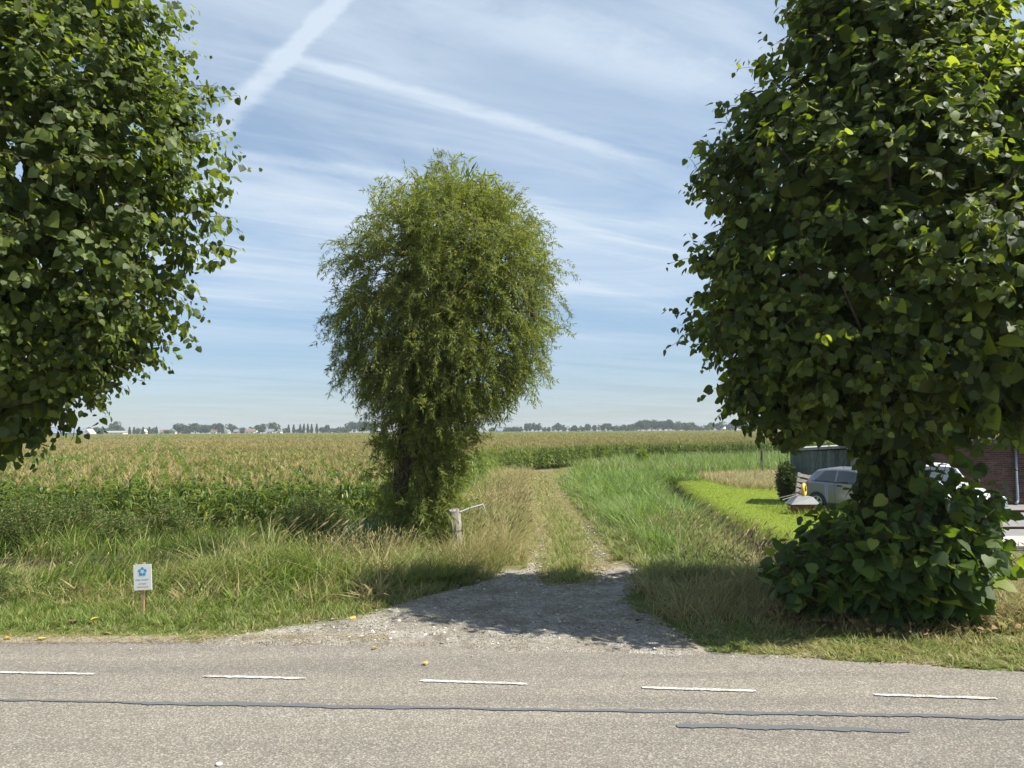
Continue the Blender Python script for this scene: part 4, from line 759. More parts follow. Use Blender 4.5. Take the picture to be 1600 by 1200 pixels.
rot_ = np.zeros((NP, 3), np.float32); rot_[:, 2] = rng.uniform(0, 6.28, NP); me.attributes.new('rot', 'FLOAT_VECTOR', 'POINT').data.foreach_set('vector', rot_.ravel()); me.attributes.new('scl', 'FLOAT_VECTOR', 'POINT').data.foreach_set('vector', scv.astype(np.float32).ravel())
crop = tag(mobj('maize_crop', me), 'dense maize field with tan tassels reaching to the horizon', 'maize', None, 'stuff')
corn_things = [o for o in COL.objects if o.name.startswith('maize_plant')]; src = {}
for o in corn_things:
    for k in range(5):
        if o.data == CV[k][0] and k not in src: src[k] = (o, o.children[0])
ng_ = bpy.data.node_groups.new('maize_scatter', 'GeometryNodeTree'); ng_.interface.new_socket('Geometry', in_out='INPUT', socket_type='NodeSocketGeometry'); ng_.interface.new_socket('Geometry', in_out='OUTPUT', socket_type='NodeSocketGeometry')
gi = ng_.nodes.new('NodeGroupInput'); go = ng_.nodes.new('NodeGroupOutput'); jn = ng_.nodes.new('GeometryNodeJoinGeometry'); L_ = ng_.links.new
def nattr(nm, ty): a_ = ng_.nodes.new('GeometryNodeInputNamedAttribute'); a_.data_type = ty; a_.inputs[0].default_value = nm; return a_.outputs[0]
for which, an in ((0, 'kind'), (1, 'tas')):
    av, rv_, sv_ = nattr(an, 'INT'), nattr('rot', 'FLOAT_VECTOR'), nattr('scl', 'FLOAT_VECTOR')
    for k in range(5):
        cp = ng_.nodes.new('FunctionNodeCompare'); cp.data_type = 'INT'; cp.operation = 'EQUAL'; ii = [s for s in cp.inputs if s.type == 'INT']; L_(av, ii[0]); ii[1].default_value = k
        oi = ng_.nodes.new('GeometryNodeObjectInfo'); oi.inputs['Object'].default_value = src[k][which]; oi.transform_space = 'ORIGINAL'; ip = ng_.nodes.new('GeometryNodeInstanceOnPoints')
        L_(gi.outputs[0], ip.inputs['Points']); L_(cp.outputs[0], ip.inputs['Selection']); L_(oi.outputs['Geometry'], ip.inputs['Instance']); L_(rv_, ip.inputs['Rotation']); L_(sv_, ip.inputs['Scale']); L_(ip.outputs[0], jn.inputs[0])
L_(jn.outputs[0], go.inputs[0]); md = crop.modifiers.new('scatter', 'NODES'); md.node_group = ng_
print('maize points', NP)
# lower leaf canopy so far rows close up
cx2 = np.unique(np.concatenate([-np.geomspace(14, 1200, 40)[::-1], np.linspace(-14, 30, 50), np.geomspace(30, 1200, 40)])); cy2 = np.geomspace(30, 900, 90); CX, CY = np.meshgrid(cx2, cy2); CZ = -.9 + 1.15 + .25 * (vn(CX, CY, 1.5, 7, 2) - .5)
nc = len(cx2); i0 = (np.arange(len(cy2) - 1)[:, None] * nc + np.arange(nc - 1)[None]); ok = incorn(CX, CY) > 7; kk = ok[:-1, :-1] & ok[1:, 1:] & ok[1:, :-1] & ok[:-1, 1:]; i0 = i0[kk]
used, inv = np.unique(np.stack([i0, i0 + 1, i0 + nc + 1, i0 + nc], 1), return_inverse=True)
def canopymat():
    m, q = newmat('maize_canopy'); g = q.new('ShaderNodeTexCoord'); P_ = g.outputs['Object']; n1 = q.noise(P_, 2.0, 5, .7); n2 = q.noise(P_, .05, 4, .6)
    c = q.mix(q.sstep(n1, .35, .65), (0.07, 0.10, 0.03), (0.36, 0.30, 0.14)); c = q.mix(1.0, c, q.mix(n2, (.8, .85, .8), (1.2, 1.15, 1.2)), 'MULTIPLY'); b = pbsdf(q, c, .9, .1, 0, n1, 1.0, .3); q.l.new(b.outputs[0], q.o.inputs[0]); return m
tag(mobj('maize_undergrowth', mesh_np('maize_undergrowth', np.stack([CX.ravel(), CY.ravel(), CZ.ravel()], 1)[used], [inv.reshape(-1, 4)], [canopymat()], True)), 'closed leaf layer below the tassels of the far maize', 'maize', None, 'stuff')

# ------------------------------------------------------------------ herbs, sword reeds, shrubs
def herb(name, label, cat, cx, cy, r, h, n, mat, group=None, ll=.07, lw=.2, flower=None):
    z0 = float(hgt(cx, cy)); root = tag(empty(name, (cx, cy, z0)), label, cat, group); st = Geo(); T_, tp, nr_, sc = [], [], [], []
    for i in range(n):
        a_ = rng.uniform(0, 2 * pi); q = rng.random() ** .5; b = np.array([math.cos(a_) * q * r * .45, math.sin(a_) * q * r * .45, -.05]); hh = h * (1 - .45 * q * q) * rng.uniform(.75, 1.05); e = np.array([math.cos(a_) * q * r, math.sin(a_) * q * r, hh]); pts = np.array([b, b * .5 + e * .5 + (0, 0, .05), e]); st.tube(pts, [.006, .004, .002], 3, False)
        for k in range(int(hh / .022)):
            f_ = rng.uniform(.15, 1); p = np.array([np.interp(f_, [0, .5, 1], pts[:, c]) for c in range(3)]); d = rng.normal(0, 1, 3); d[2] = abs(d[2]) * .6; d = nrm(d); T_.append(p + d * .06 * rng.random()); tp.append(d); nr_.append(rng.normal(0, .5, 3) + np.array([0, 0, 1])); sc.append(ll * rng.uniform(.6, 1.3))
    M_ = frames(np.array(tp), np.array(nr_)) * np.array(sc)[:, None, None]; tv = np.array([[0, 0, 0], [-lw, .45, .03], [0, 1, -.1], [lw, .45, .03]]); V = inst(tv, M_, np.array(T_))
    tag(Geo().add(V, [rep([[0, 1, 2, 3]], len(T_), 4)]).obj('foliage', mat, root), kind='stuff'); tag(st.obj('stems', STALK, root), kind='stuff'); return root
for px, py, Y_, r, h, n, lab in [(495, 800, 20.2, 1.0, 1.35, 150, 'rounded olive herb bush on the far ditch bank just left of the willow'), (40, 800, 20.0, 1.0, 1.25, 130, 'brownish-green herb bush at the left edge on the far ditch bank'), (120, 800, 21.0, .9, 1.3, 120, 'tall feathery herb bush second from the left edge on the far ditch bank'),
                                  (265, 790, 21.6, .8, 1.2, 100, 'loose feathery herb bush below the maize, above the white sign'), (190, 800, 20.3, .7, .95, 80, 'small green herb bush on the bank just left above the white sign'), (690, 730, 30, .9, 1.3, 70, 'ragged grey-green weed bush between willow and track')]:
    herb('herb_bush', lab, 'bush', at(px, py, Y_)[0], Y_, r, h * 1.32, int(n * 1.5), HERB)
herb('shrub', 'dark green shrub beside the left end of the grey-green shed', 'shrub', at(1228, 740, 30.0)[0], 30.0, .42, 1.8, 110, leafmat('shrub_leaf', [(0, (.03, .055, .015)), (1.0, (.08, .11, .03))], (2, 2, .9), .3), None, .09, .3)
herb('goldenrod_plant', 'yellow-green weed standing at the right end of the near maize edge', 'plant', at(1003, 705, 66)[0], 66.0, .7, 1.9, 40, LAWN, None, .16, .2)
herb('track_weed', 'thin dry branching weed rising behind the fence post', 'plant', at(745, 770, 19.5)[0], 19.5, .35, .95, 14, HERB, None, .05, .2)
sw = Sward(); N = 420; x = rng.normal(at(570, 840, 15.8)[0], .28, N); y = rng.normal(15.75, .3, N); sw.sow(x, y, .65, 1.15, .03, .02, (.05, .4), (.05, .35), None, 9, (1, 1, .7)); sw.sow(x[:40], y[:40], .7, 1.2, .026, .5, (.1, .5), (.2, .6), None, 9, (1, 1, .7))
o = sw.g.obj('sword_reeds', SWORD); tag(o, 'dark blue-green clump of sword-shaped reeds at the foot of the willow', 'reeds', None, 'stuff')

# ------------------------------------------------------------------ sign
spx = pix(222, 963); SY = 10.69; root = tag(empty('sign', (spx[0], SY, float(hgt(spx[0], SY))), math.radians(-3)), 'small white sign with blue flower emblem on a wooden stake in the verge', 'sign')
g = Geo(); g.box((0, 0.012, .30), (.042, .022, .86)); g.obj('stake', STAKE, root)
pz, pw, ph = .535, .25, .345; TL = roty(math.radians(-3.2))
def ptag(Vs): return (np.asarray(Vs) @ TL.T) + np.array([0, 0, pz])
g = Geo(); g.box((0, -.004, 0), (pw, .008, ph)); g.V = [ptag(v) for v in g.V]; plate = g.obj('sign_plate', WHITEP, root)
def disc(cx, cz, r, y_, n=24, r2=None): 
    a_ = np.arange(n) * 2 * pi / n; return np.stack([cx + r * np.cos(a_), 0 * a_ + y_, cz + (r2 or r) * np.sin(a_)], 1)
g = Geo(); fc = (.0, .075)
for k in range(5):
    a_ = pi / 2 + k * 2 * pi / 5; V = disc(fc[0] + .040 * math.cos(a_), fc[1] + .040 * math.sin(a_), .0235, -.0090 - .0003 * k); g.add(V, [np.arange(24)[None]])
V = disc(fc[0], fc[1], .032, -.0108); g.add(V, [np.arange(24)[None]]); g.V = [ptag(v) for v in g.V]; g.obj('flower_emblem', BLUEP, plate)
g = Geo(); 
for k in range(5):
    a_ = pi / 2 + pi / 5 + k * 2 * pi / 5; d = np.array([math.cos(a_), 0, math.sin(a_)]); s_ = np.array([-math.sin(a_), 0, math.cos(a_)]); o_ = np.array([fc[0], -.0116 - .0002 * k, fc[1]]); g.add(np.array([o_ - s_ * .009, o_ + s_ * .009, o_ + d * .030 + s_ * .006, o_ + d * .030 - s_ * .006]), [np.array([[0, 1, 2, 3]])])
g.V = [ptag(v) for v in g.V]; g.obj('flower_star', WHITEP, plate)
def lettering(txt, size, z, mat):
    cu_ = bpy.data.curves.new('lettering', 'FONT'); cu_.body = txt; cu_.size = size; cu_.align_x = 'CENTER'; cu_.align_y = 'CENTER'; cu_.extrude = .0005; tmp = bpy.data.objects.new('tmp', cu_); COL.objects.link(tmp); dg = bpy.context.evaluated_depsgraph_get(); me_ = bpy.data.meshes.new_from_object(tmp.evaluated_get(dg)); bpy.data.objects.remove(tmp)
    V = np.array([v.co[:] for v in me_.vertices]); V = ptag(np.stack([V[:, 0], -.0095 - V[:, 2], V[:, 1] + z], 1))
    for v, c in zip(me_.vertices, V): v.co = c
    me_.materials.clear(); me_.materials.append(mat); mobj('lettering', me_, plate)
lettering('Help vlinders', .034, -.025, TEALP); lettering('en bijen', .034, -.078, TEALP); lettering('! maaien mag niet', .024, -.122, REDP)

# fence post with broken rail
PX, PY = -1.19, 16.25; pb = float(hgt(PX, PY)); root = tag(empty('fence_post', (PX, PY, pb)), 'weathered split wooden fence post with a broken rail beside the willow', 'fence post')
g = Geo()
n = 12; a_ = np.arange(n) * 2 * pi / n; lv = []
for i, (z, rx_, ry_, ox) in enumerate([(-.2, .125, .10, .03), (.2, .125, .10, .025), (.42, .115, .095, .01), (.6, .13, .10, -.015), (.78, .13, .10, -.03), (.86, .115, .09, -.035), (.885, .07, .05, -.03)]):
    rr = 1 + .10 * rng.normal(0, 1, n); rr[3] = .62 if z > .1 else 1; rr[9] *= .85; lv.append(np.stack([ox + rx_ * rr * np.cos(a_ - .9), ry_ * rr * np.sin(a_ - .9), np.full(n, z) + .02 * rng.normal(0, 1, n)], 1))
q = [[i * n + j, i * n + (j + 1) % n, (i + 1) * n + (j + 1) % n, (i + 1) * n + j] for i in range(6) for j in range(n)]; g.add(np.concatenate(lv), [np.array(q)]); g.P.setdefault(n, []).append(np.array([np.arange(n) + 6 * n], np.int32)); g.obj('post', GREYWOOD, root)
g = Geo(); t_ = np.linspace(0, 2 * pi, 17); g.tube(np.stack([.01 + .138 * np.cos(t_), .115 * np.sin(t_), .44 + .03 * np.cos(t_)], 1), .008, 5, False); g.obj('wire', BLACKP, root)
e1 = np.array(at(755, 788, 16.6)) - np.array([PX, PY, pb]); e2 = np.array(at(759, 801, 16.5)) - np.array([PX, PY, pb]); s0 = np.array([.08, 0, .82])
g = Geo(); g.tube([s0, s0 * .6 + e1 * .4 + (0, 0, .012), e1], [.020, .016, .018], 7); g.tube([e1 + (-.02, 0, .015), e1 * .5 + e2 * .5, e2], [.022, .013, .006], 6); g.obj('rail', simple('grey_rail', (.30, .30, .30), .8, .2), root)
# far small post
fx = at(1190, 715, 52); root = tag(empty('wooden_post', (fx[0], 52, float(hgt(fx[0], 52)))), 'small dark wooden post standing in the reeds behind the lawn', 'post'); g = Geo(); g.tube([(0, 0, -.2), (0.02, 0, 1.0), (.03, 0, 1.62)], [.11, .10, .09], 8); g.obj('post', simple('dark_post', (.10, .09, .08), .9), root)

# ------------------------------------------------------------------ shed, brick building, gate
SHX = at(1246, 760, 29.5)[0]; root = tag(empty('shed', (SHX, 30.2, -.2)), 'low grey-green board shed with pale roof edge behind the silver car', 'shed')
Mz = rotz(math.radians(-24)); Ls = 3.8; zb, zl, zr = -.25, 1.80, 1.93
bm_ = {}
g = Geo(); V = np.array([[0.03, .06, zb], [Ls, .06, zb], [Ls, 2.2, zb], [0.03, 2.2, zb], [0.03, .06, zl], [Ls, .06, zr], [Ls, 2.2, zr], [0.03, 2.2, zl]]) @ Mz.T; g.add(V, [np.array([[0, 3, 2, 1], [0, 1, 5, 4], [1, 2, 6, 5], [2, 3, 7, 6], [3, 0, 4, 7], [4, 5, 6, 7]])]); g.obj('wall', DARKW, root)
nb = 26
for i in range(nb):
    w = Ls / nb; zt = zl + (zr - zl) * (i + .5) / nb - .01; g = Geo(); g.box((w * (i + .5), .022 + .012 * (i % 2), (zb + zt) / 2), (w * .94, .028, zt - zb)); g.V = [v @ Mz.T for v in g.V]; g.obj('board', SHEDM, root)
g = Geo(); V = np.array([[-.12, -.10, zl], [Ls * .53, -.10, zl + .13], [Ls * .53, 2.4, zl + .13], [-.12, 2.4, zl]]); V = np.concatenate([V, V + (0, 0, .10)]) @ Mz.T; bf = [np.array([[0, 3, 2, 1], [0, 1, 5, 4], [1, 2, 6, 5], [2, 3, 7, 6], [3, 0, 4, 7], [4, 5, 6, 7]])]; g.add(V, bf); g.obj('roof', LIGHTTRIM, root)
g = Geo(); V = np.array([[Ls * .535, -.13, zl + .10], [Ls + .1, -.13, zr - .02], [Ls + .1, 2.45, zr - .02], [Ls * .535, 2.45, zl + .10]]); V = np.concatenate([V, V + (0, 0, .20)]) @ Mz.T; g.add(V, bf); g.obj('fascia', WHITEP, root)
# leaning pallet
ppos = np.array(at(1262, 762, 28.3)); root = tag(empty('pallet', (ppos[0], 28.35, -.18)), 'old grey wooden pallet leaning against the shed behind the car', 'pallet'); A_ = rotx(math.radians(-18)) @ roty(math.radians(14))
for i in range(5): g = Geo(); g.box((0, -.06, .12 + .2 * i), (.95, .02, .13)); g.V = [v @ A_.T for v in g.V]; g.obj('plank', GREYWOOD, root)
for i in (-1, 0, 1): g = Geo(); g.box((.42 * i, 0, .52), (.09, .10, 1.0)); g.V = [v @ A_.T for v in g.V]; g.obj('bearer', GREYWOOD, root)
# brick stack and wheelbarrow on it
bpos = at(1256, 790, 25.6); bx0, bz0 = bpos[0], float(hgt(bpos[0], 25.6)); root = tag(empty('brick_stack', (bx0, 25.6, bz0)), 'low stack of red bricks on the lawn under the upturned wheelbarrow', 'brick stack')
BRS = leafmat('loose_brick', [(0, (.20, .09, .06)), (1.0, (.36, .19, .14))], (0, 0, 0), 0, .9, .1); bmsh = Geo().box((0, 0, 0), (.205, .10, .058)).mesh('brick', [BRS])
for r_ in range(5):
    for c in range(4):
        for d_ in range(2):
            o = bpy.data.objects.new('brick', bmsh); o.location = (-.38 + .215 * c + (.1 if r_ % 2 else 0) + rng.normal(0, .006), d_ * .108 + rng.normal(0, .006), .03 + .061 * r_); o.rotation_euler = (0, 0, rng.normal(0, .03)); link(o, root)
wbz = bz0 + .31; root = tag(empty('wheelbarrow', (bx0 - .02, 25.65, wbz)), 'upturned wheelbarrow with yellow wheel resting on the brick stack', 'wheelbarrow')
V = np.array([[-.48, -.30, .01], [.46, -.30, .01], [.46, .30, .01], [-.48, .30, .01], [-.22, -.2, .28], [.28, -.2, .24], [.28, .2, .24], [-.22, .2, .28]]); g = Geo(); g.add(V, [np.array([[0, 1, 5, 4], [1, 2, 6, 5], [2, 3, 7, 6], [3, 0, 4, 7], [4, 5, 6, 7]])]); g.obj('tray', TRAY, root)
def ring(R_, r_, n=20, m=8):
    a_, b_ = np.meshgrid(np.arange(n) * 2 * pi / n, np.arange(m) * 2 * pi / m, indexing='ij'); V = np.stack([(R_ + r_ * np.cos(b_)) * np.cos(a_), r_ * np.sin(b_), (R_ + r_ * np.cos(b_)) * np.sin(a_)], -1).reshape(-1, 3); q = [[i * m + j, ((i + 1) % n) * m + j, ((i + 1) % n) * m + (j + 1) % m, i * m + (j + 1) % m] for i in range(n) for j in range(m)]; return V, np.array(q)
V, q = ring(.17, .055); g = Geo(); g.add(V @ rotz(1.0).T + np.array([.06, 0, .46]), [q]); wh = g.obj('wheel', YTYRE, root, True); g = Geo(); g.tube([np.array([.06, 0, .46]) - rotz(1.0) @ np.array([0, .07, 0]), np.array([.06, 0, .46]) + rotz(1.0) @ np.array([0, .07, 0])], .05, 10); g.obj('hub', GATEP, wh)
for s_ in (-1, 1): g = Geo(); g.tube([(.06, s_ * .1, .46), (-.2, s_ * .16, .30), (-.75, s_ * .26, .16)], .016, 6); g.obj('handle', GREYWOOD, root)
# brick building
BX0, BX1, BY, BZ = 12.6, 22.5, 25.0, 1.92; root = tag(empty('brick_building', (BX0, BY, 0)), 'low brown brick outbuilding with dark flat roof at the right edge', 'building')
g = Geo(); g.box(((BX1 - BX0) / 2, 2.0, BZ / 2 - .1), (BX1 - BX0 - .02, 3.98, BZ + .18)); wl_ = g.obj('wall', MORTAR, root); g = Geo(); rh = .0685
WX0, WX1 = 16.95 - BX0, 18.6 - BX0
for r_ in range(int(BZ / rh)):
    for c in range(-1, int((BX1 - BX0) / .222) + 1):
        x0 = c * .222 + (.111 if r_ % 2 else 0); x0c, x1c = max(0, x0), min(BX1 - BX0, x0 + .21)
        if x0 + BX0 > 17.6 or x1c - x0c < .03: continue
        if x1c > WX0 and x0c < WX1 and r_ * rh > .04: continue
        g.box(((x0c + x1c) / 2, -.006 + rng.normal(0, .0015), r_ * rh + .029), (x1c - x0c, .024, .058))
tag(g.obj('brick', BRICKM, wl_), kind='stuff')
g = Geo(); g.box(((BX1 - BX0) / 2, 1.9, BZ + .085), (BX1 - BX0 + .5, 4.5, .16)); g.obj('roof', ROOFD, root)
g = Geo(); g.box((WX0 + .05, -.03, BZ / 2), (.10, .10, BZ - .02)); g.box((WX1 - .05, -.03, BZ / 2), (.10, .10, BZ - .02)); g.box(((WX0 + WX1) / 2, -.03, .25), (WX1 - WX0 - .21, .09, .4)); fr = g.obj('window_frame', WHITEP, root); g = Geo(); g.box(((WX0 + WX1) / 2, -.022, BZ / 2 + .2), (WX1 - WX0 - .2, .02, BZ - .5)); g.obj('pane', WINM, fr)
dpx = at(1589, 750, 24.9)[0] - BX0; g = Geo(); g.tube([(dpx, -.09, BZ), (dpx, -.09, .18), (dpx - .02, -.1, .10), (dpx - .10, -.16, .05)], [.045, .045, .047, .05], 10); g.obj('downpipe', ZINC, root, True)
kx = at(1567, 783, 24.3); root = tag(empty('bucket', (kx[0], 24.35, 0.01)), 'grey bucket standing upside down against the brick wall', 'bucket'); g = Geo(); g.tube([(0, 0, 0), (0, 0, .03), (0, 0, .30), (0, 0, .32)], [.165, .16, .12, .115], 14); g.obj('bucket_body', ZINC, root, True)
# gate
gx0 = at(1557, 830, 15.9)[0]; root = tag(empty('tube_gate', (gx0, 15.9, 0.0)), 'low red-brown tube gate at the edge of the paved yard', 'gate'); zt_, zl_ = at(1557, 799, 15.9)[2], at(1557, 825, 15.9)[2]
g = Geo(); g.tube([(0, 0, 0), (0, 0, zt_ + .03)], .04, 10); g.obj('post', GATEP, root, True); g = Geo(); g.tube([(3.1, 0, 0), (3.1, 0, zt_ + .03)], .04, 10); g.obj('post', GATEP, root, True)
for z in (zt_, zl_): g = Geo(); g.tube([(.0, 0, z), (3.1, 0, z)], .026, 8); g.obj('rail', GATEP, root, True)

# ------------------------------------------------------------------ cars
ST = np.array([[-1.98, .55, .42, .62, .80, .40], [-1.90, .74, .33, .80, 1.02, .48], [-1.75, .82, .28, .93, 1.20, .54], [-1.45, .85, .24, .97, 1.40, .58], [-.9, .86, .21, .96, 1.475, .61], [-.2, .86, .20, .94, 1.48, .61], [.25, .86, .20, .93, 1.42, .60], [.62, .86, .20, .92, 1.22, .60], [1.02, .86, .20, .90, .985, .66], [1.35, .85, .21, .85, .93, .62], [1.70, .81, .25, .75, .83, .56], [1.88, .72, .30, .64, .70, .48], [1.98, .55, .38, .52, .56, .36]])
def car(label, paint, loc, rz, plate=False):
    root = tag(empty('parked_car', loc, rz), label, 'car'); xs_ = np.unique(np.concatenate([np.linspace(-1.98, 1.98, 56), ST[:, 0]]))
    def stn(x):
        v = np.array([np.interp(x + d, ST[:, 0], ST[:, k]) for k in range(1, 6) for d in (-.06, 0, .06)]).reshape(5, 3).mean(1); return v
    SK = np.array([0, .12, .2, .34, .5, .56, .74, .82, 1.0])
    def surf(x, s, off=0.0):
        w, zs, zb_, zt_, tw_ = stn(x); pts = np.array([[0, zs], [w * .9, zs], [w * .985, zs + .10], [w, zs + (zb_ - zs) * .55], [w * .985, zb_], [w * .955, zb_ + min(.03, (zt_ - zb_) * .2)], [tw_ + .02, zt_ - min(.07, (zt_ - zb_) * .3)], [tw_ * .9, zt_ - min(.02, (zt_ - zb_) * .1)], [0, zt_ + .02]])
        p = np.array([np.interp(s, SK, pts[:, 0]), np.interp(s, SK, pts[:, 1])]); q = np.array([np.interp(s + .01, SK, pts[:, 0]) - np.interp(s - .01, SK, pts[:, 0]), np.interp(s + .01, SK, pts[:, 1]) - np.interp(s - .01, SK, pts[:, 1])]); nn = np.array([q[1], -q[0]]); nn = nn / (np.linalg.norm(nn) + 1e-9); p = p + nn * off
        return np.array([x, p[0], p[1]])
    def patch(name, mat, xf, s0, s1, off, sides=(1, -1), nx=12, ns=6, parent=None, sm=True, split=True):
        for sd in sides:
            V = [];
            for i in range(nx + 1):
                for j in range(ns + 1):
                    s = s0 + (s1 - s0) * j / ns; a_, b_ = xf(s); p = surf(a_ + (b_ - a_) * i / nx, s, off); V.append((p[0], p[1] * sd, p[2]))
            q = [[i * (ns + 1) + j, (i + 1) * (ns + 1) + j, (i + 1) * (ns + 1) + j + 1, i * (ns + 1) + j + 1] for i in range(nx) for j in range(ns)]
            q = [z[::-1] for z in q] if sd > 0 else q; Geo().add(np.array(V), [np.array(q)]).obj(name, mat, parent or root, sm)
    S_ = np.unique(np.concatenate([np.linspace(0, 1, 30), SK])); V = []; ns = len(S_)
    for x in xs_:
        for sd in (1, -1):
            for s in S_: p = surf(x, s); V.append((p[0], p[1] * sd, p[2]))
    q = []
    for i in range(len(xs_) - 1):
        for d_ in (0, 1):
            for j in range(ns - 1): a_ = (i * 2 + d_) * ns + j; b_ = a_ + 2 * ns; q.append([a_, b_, b_ + 1, a_ + 1] if d_ else [a_, a_ + 1, b_ + 1, b_])
    for i, fl in ((0, 0), (len(xs_) - 1, 1)):
        for j in range(ns - 1): a_ = i * 2 * ns + j; q.append([a_, a_ + 1, a_ + ns + 1, a_ + ns] if not fl else [a_, a_ + ns, a_ + ns + 1, a_ + 1])
    Geo().add(np.array(V), [np.array(q)]).obj('body', paint, root, True)
    lin = lambda a0, a1, b0, b1, s0=.56, s1=.74: (lambda s: (a0 + (a1 - a0) * (s - s0) / (s1 - s0), b0 + (b1 - b0) * (s - s0) / (s1 - s0)))
    patch('side_window', GLASSD, lin(-1.42, -1.05, -.62, -.62), .575, .725, .006); patch('door_window', GLASSD, lin(-.54, -.54, .78, .22), .575, .725, .006)
    patch('windscreen', GLASSD, lambda s: (.30, .98), .80, 1.0, .006, (1, -1), 10, 6); patch('rear_window', GLASSD, lambda s: (-1.80, -1.46), .80, 1.0, .006, (1, -1), 6, 6)
    patch('trim', BLACKP, lambda s: (-1.5, .95), .555, .572, .004, (1, -1), 14, 1); patch('door_handle', BLACKP, lambda s: (-.5, -.3), .46, .485, .015, (1, -1), 3, 1)
    patch('door_seam', BLACKP, lambda s: (-.575, -.565), .2, .55, .003, (1, -1), 1, 8)
    patch('headlight', LAMP, lambda s: (1.35, 1.80), .46, .60, .008, (1, -1), 6, 3); patch('tail_light', REDLENS, lambda s: (-1.86, -1.66), .42, .62, .008, (1, -1), 4, 4)
    g = Geo(); g.box((1.93, 0, .46), (.12, .8, .16)); g.obj('grille', BLACKP, root); g = Geo(); g.box((1.90, 0, .27), (.14, 1.15, .10)); g.obj('bumper_vent', BLACKP, root)
    for sd in (1, -1):
        g = Geo(); g.tube([(.62, sd * .86, .97), (.60, sd * .97, 1.0), (.60, sd * 1.04, 1.01)], [.03, .075, .06], 8); g.obj('mirror', BLACKP, root, True)
        for x in (-1.27, 1.22):
            g = Geo(); a_ = np.linspace(0, 2 * pi, 25); y_ = sd * .866; V = [(x + r_ * math.cos(b_), y_ - sd * .004, .30 + r_ * math.sin(b_)) for b_ in a_ for r_ in (.0, .355)]; g.add(np.array(V), [np.array([[2 * i, 2 * i + 1, 2 * i + 3, 2 * i + 2] if sd < 0 else [2 * i, 2 * i + 2, 2 * i + 3, 2 * i + 1] for i in range(24)])]); g.obj('wheel_arch', BLACKP, root)
            V, qq = ring(.235, .07, 24, 8); V[:, 1] *= 1.2; g = Geo(); g.add(V + np.array([x, sd * .80, .30]), [qq]); whl = g.obj('wheel', BLACKP, root, True)
            g = Geo(); 
            for k in range(5): b_ = k * 2 * pi / 5; g.box((x + .10 * math.cos(b_), sd * .874, .30 + .10 * math.sin(b_)), (.20, .02, .055), roty(-b_))
            g.tube([(x, sd * .85, .30), (x, sd * .888, .30)], .05, 10); g.obj('rim', ALLOY, whl)
            g = Geo(); V, qq = ring(.195, .02, 20, 5); g.add(V + np.array([x, sd * .872, .30]), [qq]); g.obj('rim', ALLOY, whl, True)
    return root
cp_ = pix(1277, 797, -.30)
hd = math.radians(-58); R_ = rotz(hd); rw = R_ @ np.array([-1.27, -.86, 0])
car('silver-grey hatchback parked on the lawn edge beside the grey-green shed', SILVER, (cp_[0] - rw[0], cp_[1] - rw[1], -.32), hd)
hd2 = math.radians(-97); fr2 = np.array(pix(1548, 822)); R_ = rotz(hd2); ft = R_ @ np.array([1.95, .55, 0])
car('white car parked facing the road in front of the brick building', WHITECAR, (fr2[0] - ft[0], fr2[1] - ft[1] + .2, .012), hd2)

# ------------------------------------------------------------------ fallen leaves, stone
rng = np.random.default_rng(9); lm = leaf_meshes(YELL); lm2 = leaf_meshes(DEADL)
fi = 0; FL = ['small dry leaf in the grass far left near the sign row', 'large pale dry leaf in the short grass left of the sign', 'dry leaf just right of the large pale leaf, before the sign', 'dry leaf below the sign stake near the road edge', 'yellow leaf in the short grass right of the sign', 'small pale leaf where grass meets gravel, left of apron', 'leaf on the gravel apron beside the left verge', 'small leaf in the grass above the left gravel tip', 'little leaf in the verge between sign and gravel', 'leaf on the asphalt edge below the sunlit gravel', 'leaf on the right side of the shaded gravel apron', 'small leaf near the right edge of the shaded gravel', 'broad pale leaf in the right verge left of the bush', 'yellow leaf lying out on the asphalt below the apron', 'small dry leaf on the thin left tip of gravel', 'reddish dry leaf on the road edge at far left', 'small dry leaf at the extreme left road edge']
for (px, py, big) in [(28, 962, .10), (112, 977, .13), (142, 975, .10), (165, 990, .08), (312, 972, .09), (414, 972, .05), (550, 966, .08), (541, 953, .07), (438, 960, .06), (585, 1014, .07), (995, 973, .08), (975, 975, .06), (1075, 970, .10), (663, 1037, .06), (502, 985, .06), (60, 1000, .1), (8, 998, .07)]:
    x, y = pix(px, py); o = bpy.data.objects.new('fallen_leaf', (lm if rng.random() < .65 else lm2)[rng.integers(0, 3)]); o.location = (x, y, max(float(hgt(x, y)), 0) + (.05 if y > 9.8 and not gravel(np.array([x]), np.array([y]))[0] else .022)); o.rotation_euler = (rng.normal(0, .25), rng.normal(0, .25), rng.uniform(0, 6.28)); o.scale = (big,) * 3; tag(link(o), FL[fi], 'leaf', 'dry leaves fallen along the road edge'); fi += 1
N = 900; a_ = rng.uniform(pi * .9, pi * 2.1, N); r_ = rng.uniform(.5, 1.15, N); x = BUSHC[0] + .15 + 1.6 * r_ * np.cos(a_); y = BUSHC[1] + .95 * r_ * np.sin(a_) ; k = y > np.interp(x, EX, EY) + .05; x, y = x[k], y[k]; N = len(x)
M = frames(np.stack([rng.normal(0, 1, N), rng.normal(0, 1, N), rng.normal(0, .35, N)], 1), np.stack([rng.normal(0, .5, N), rng.normal(0, .5, N), np.ones(N)], 1)); lr = empty('leaf_litter', (0, 0, 0)); bpy.data.objects.remove(lr)
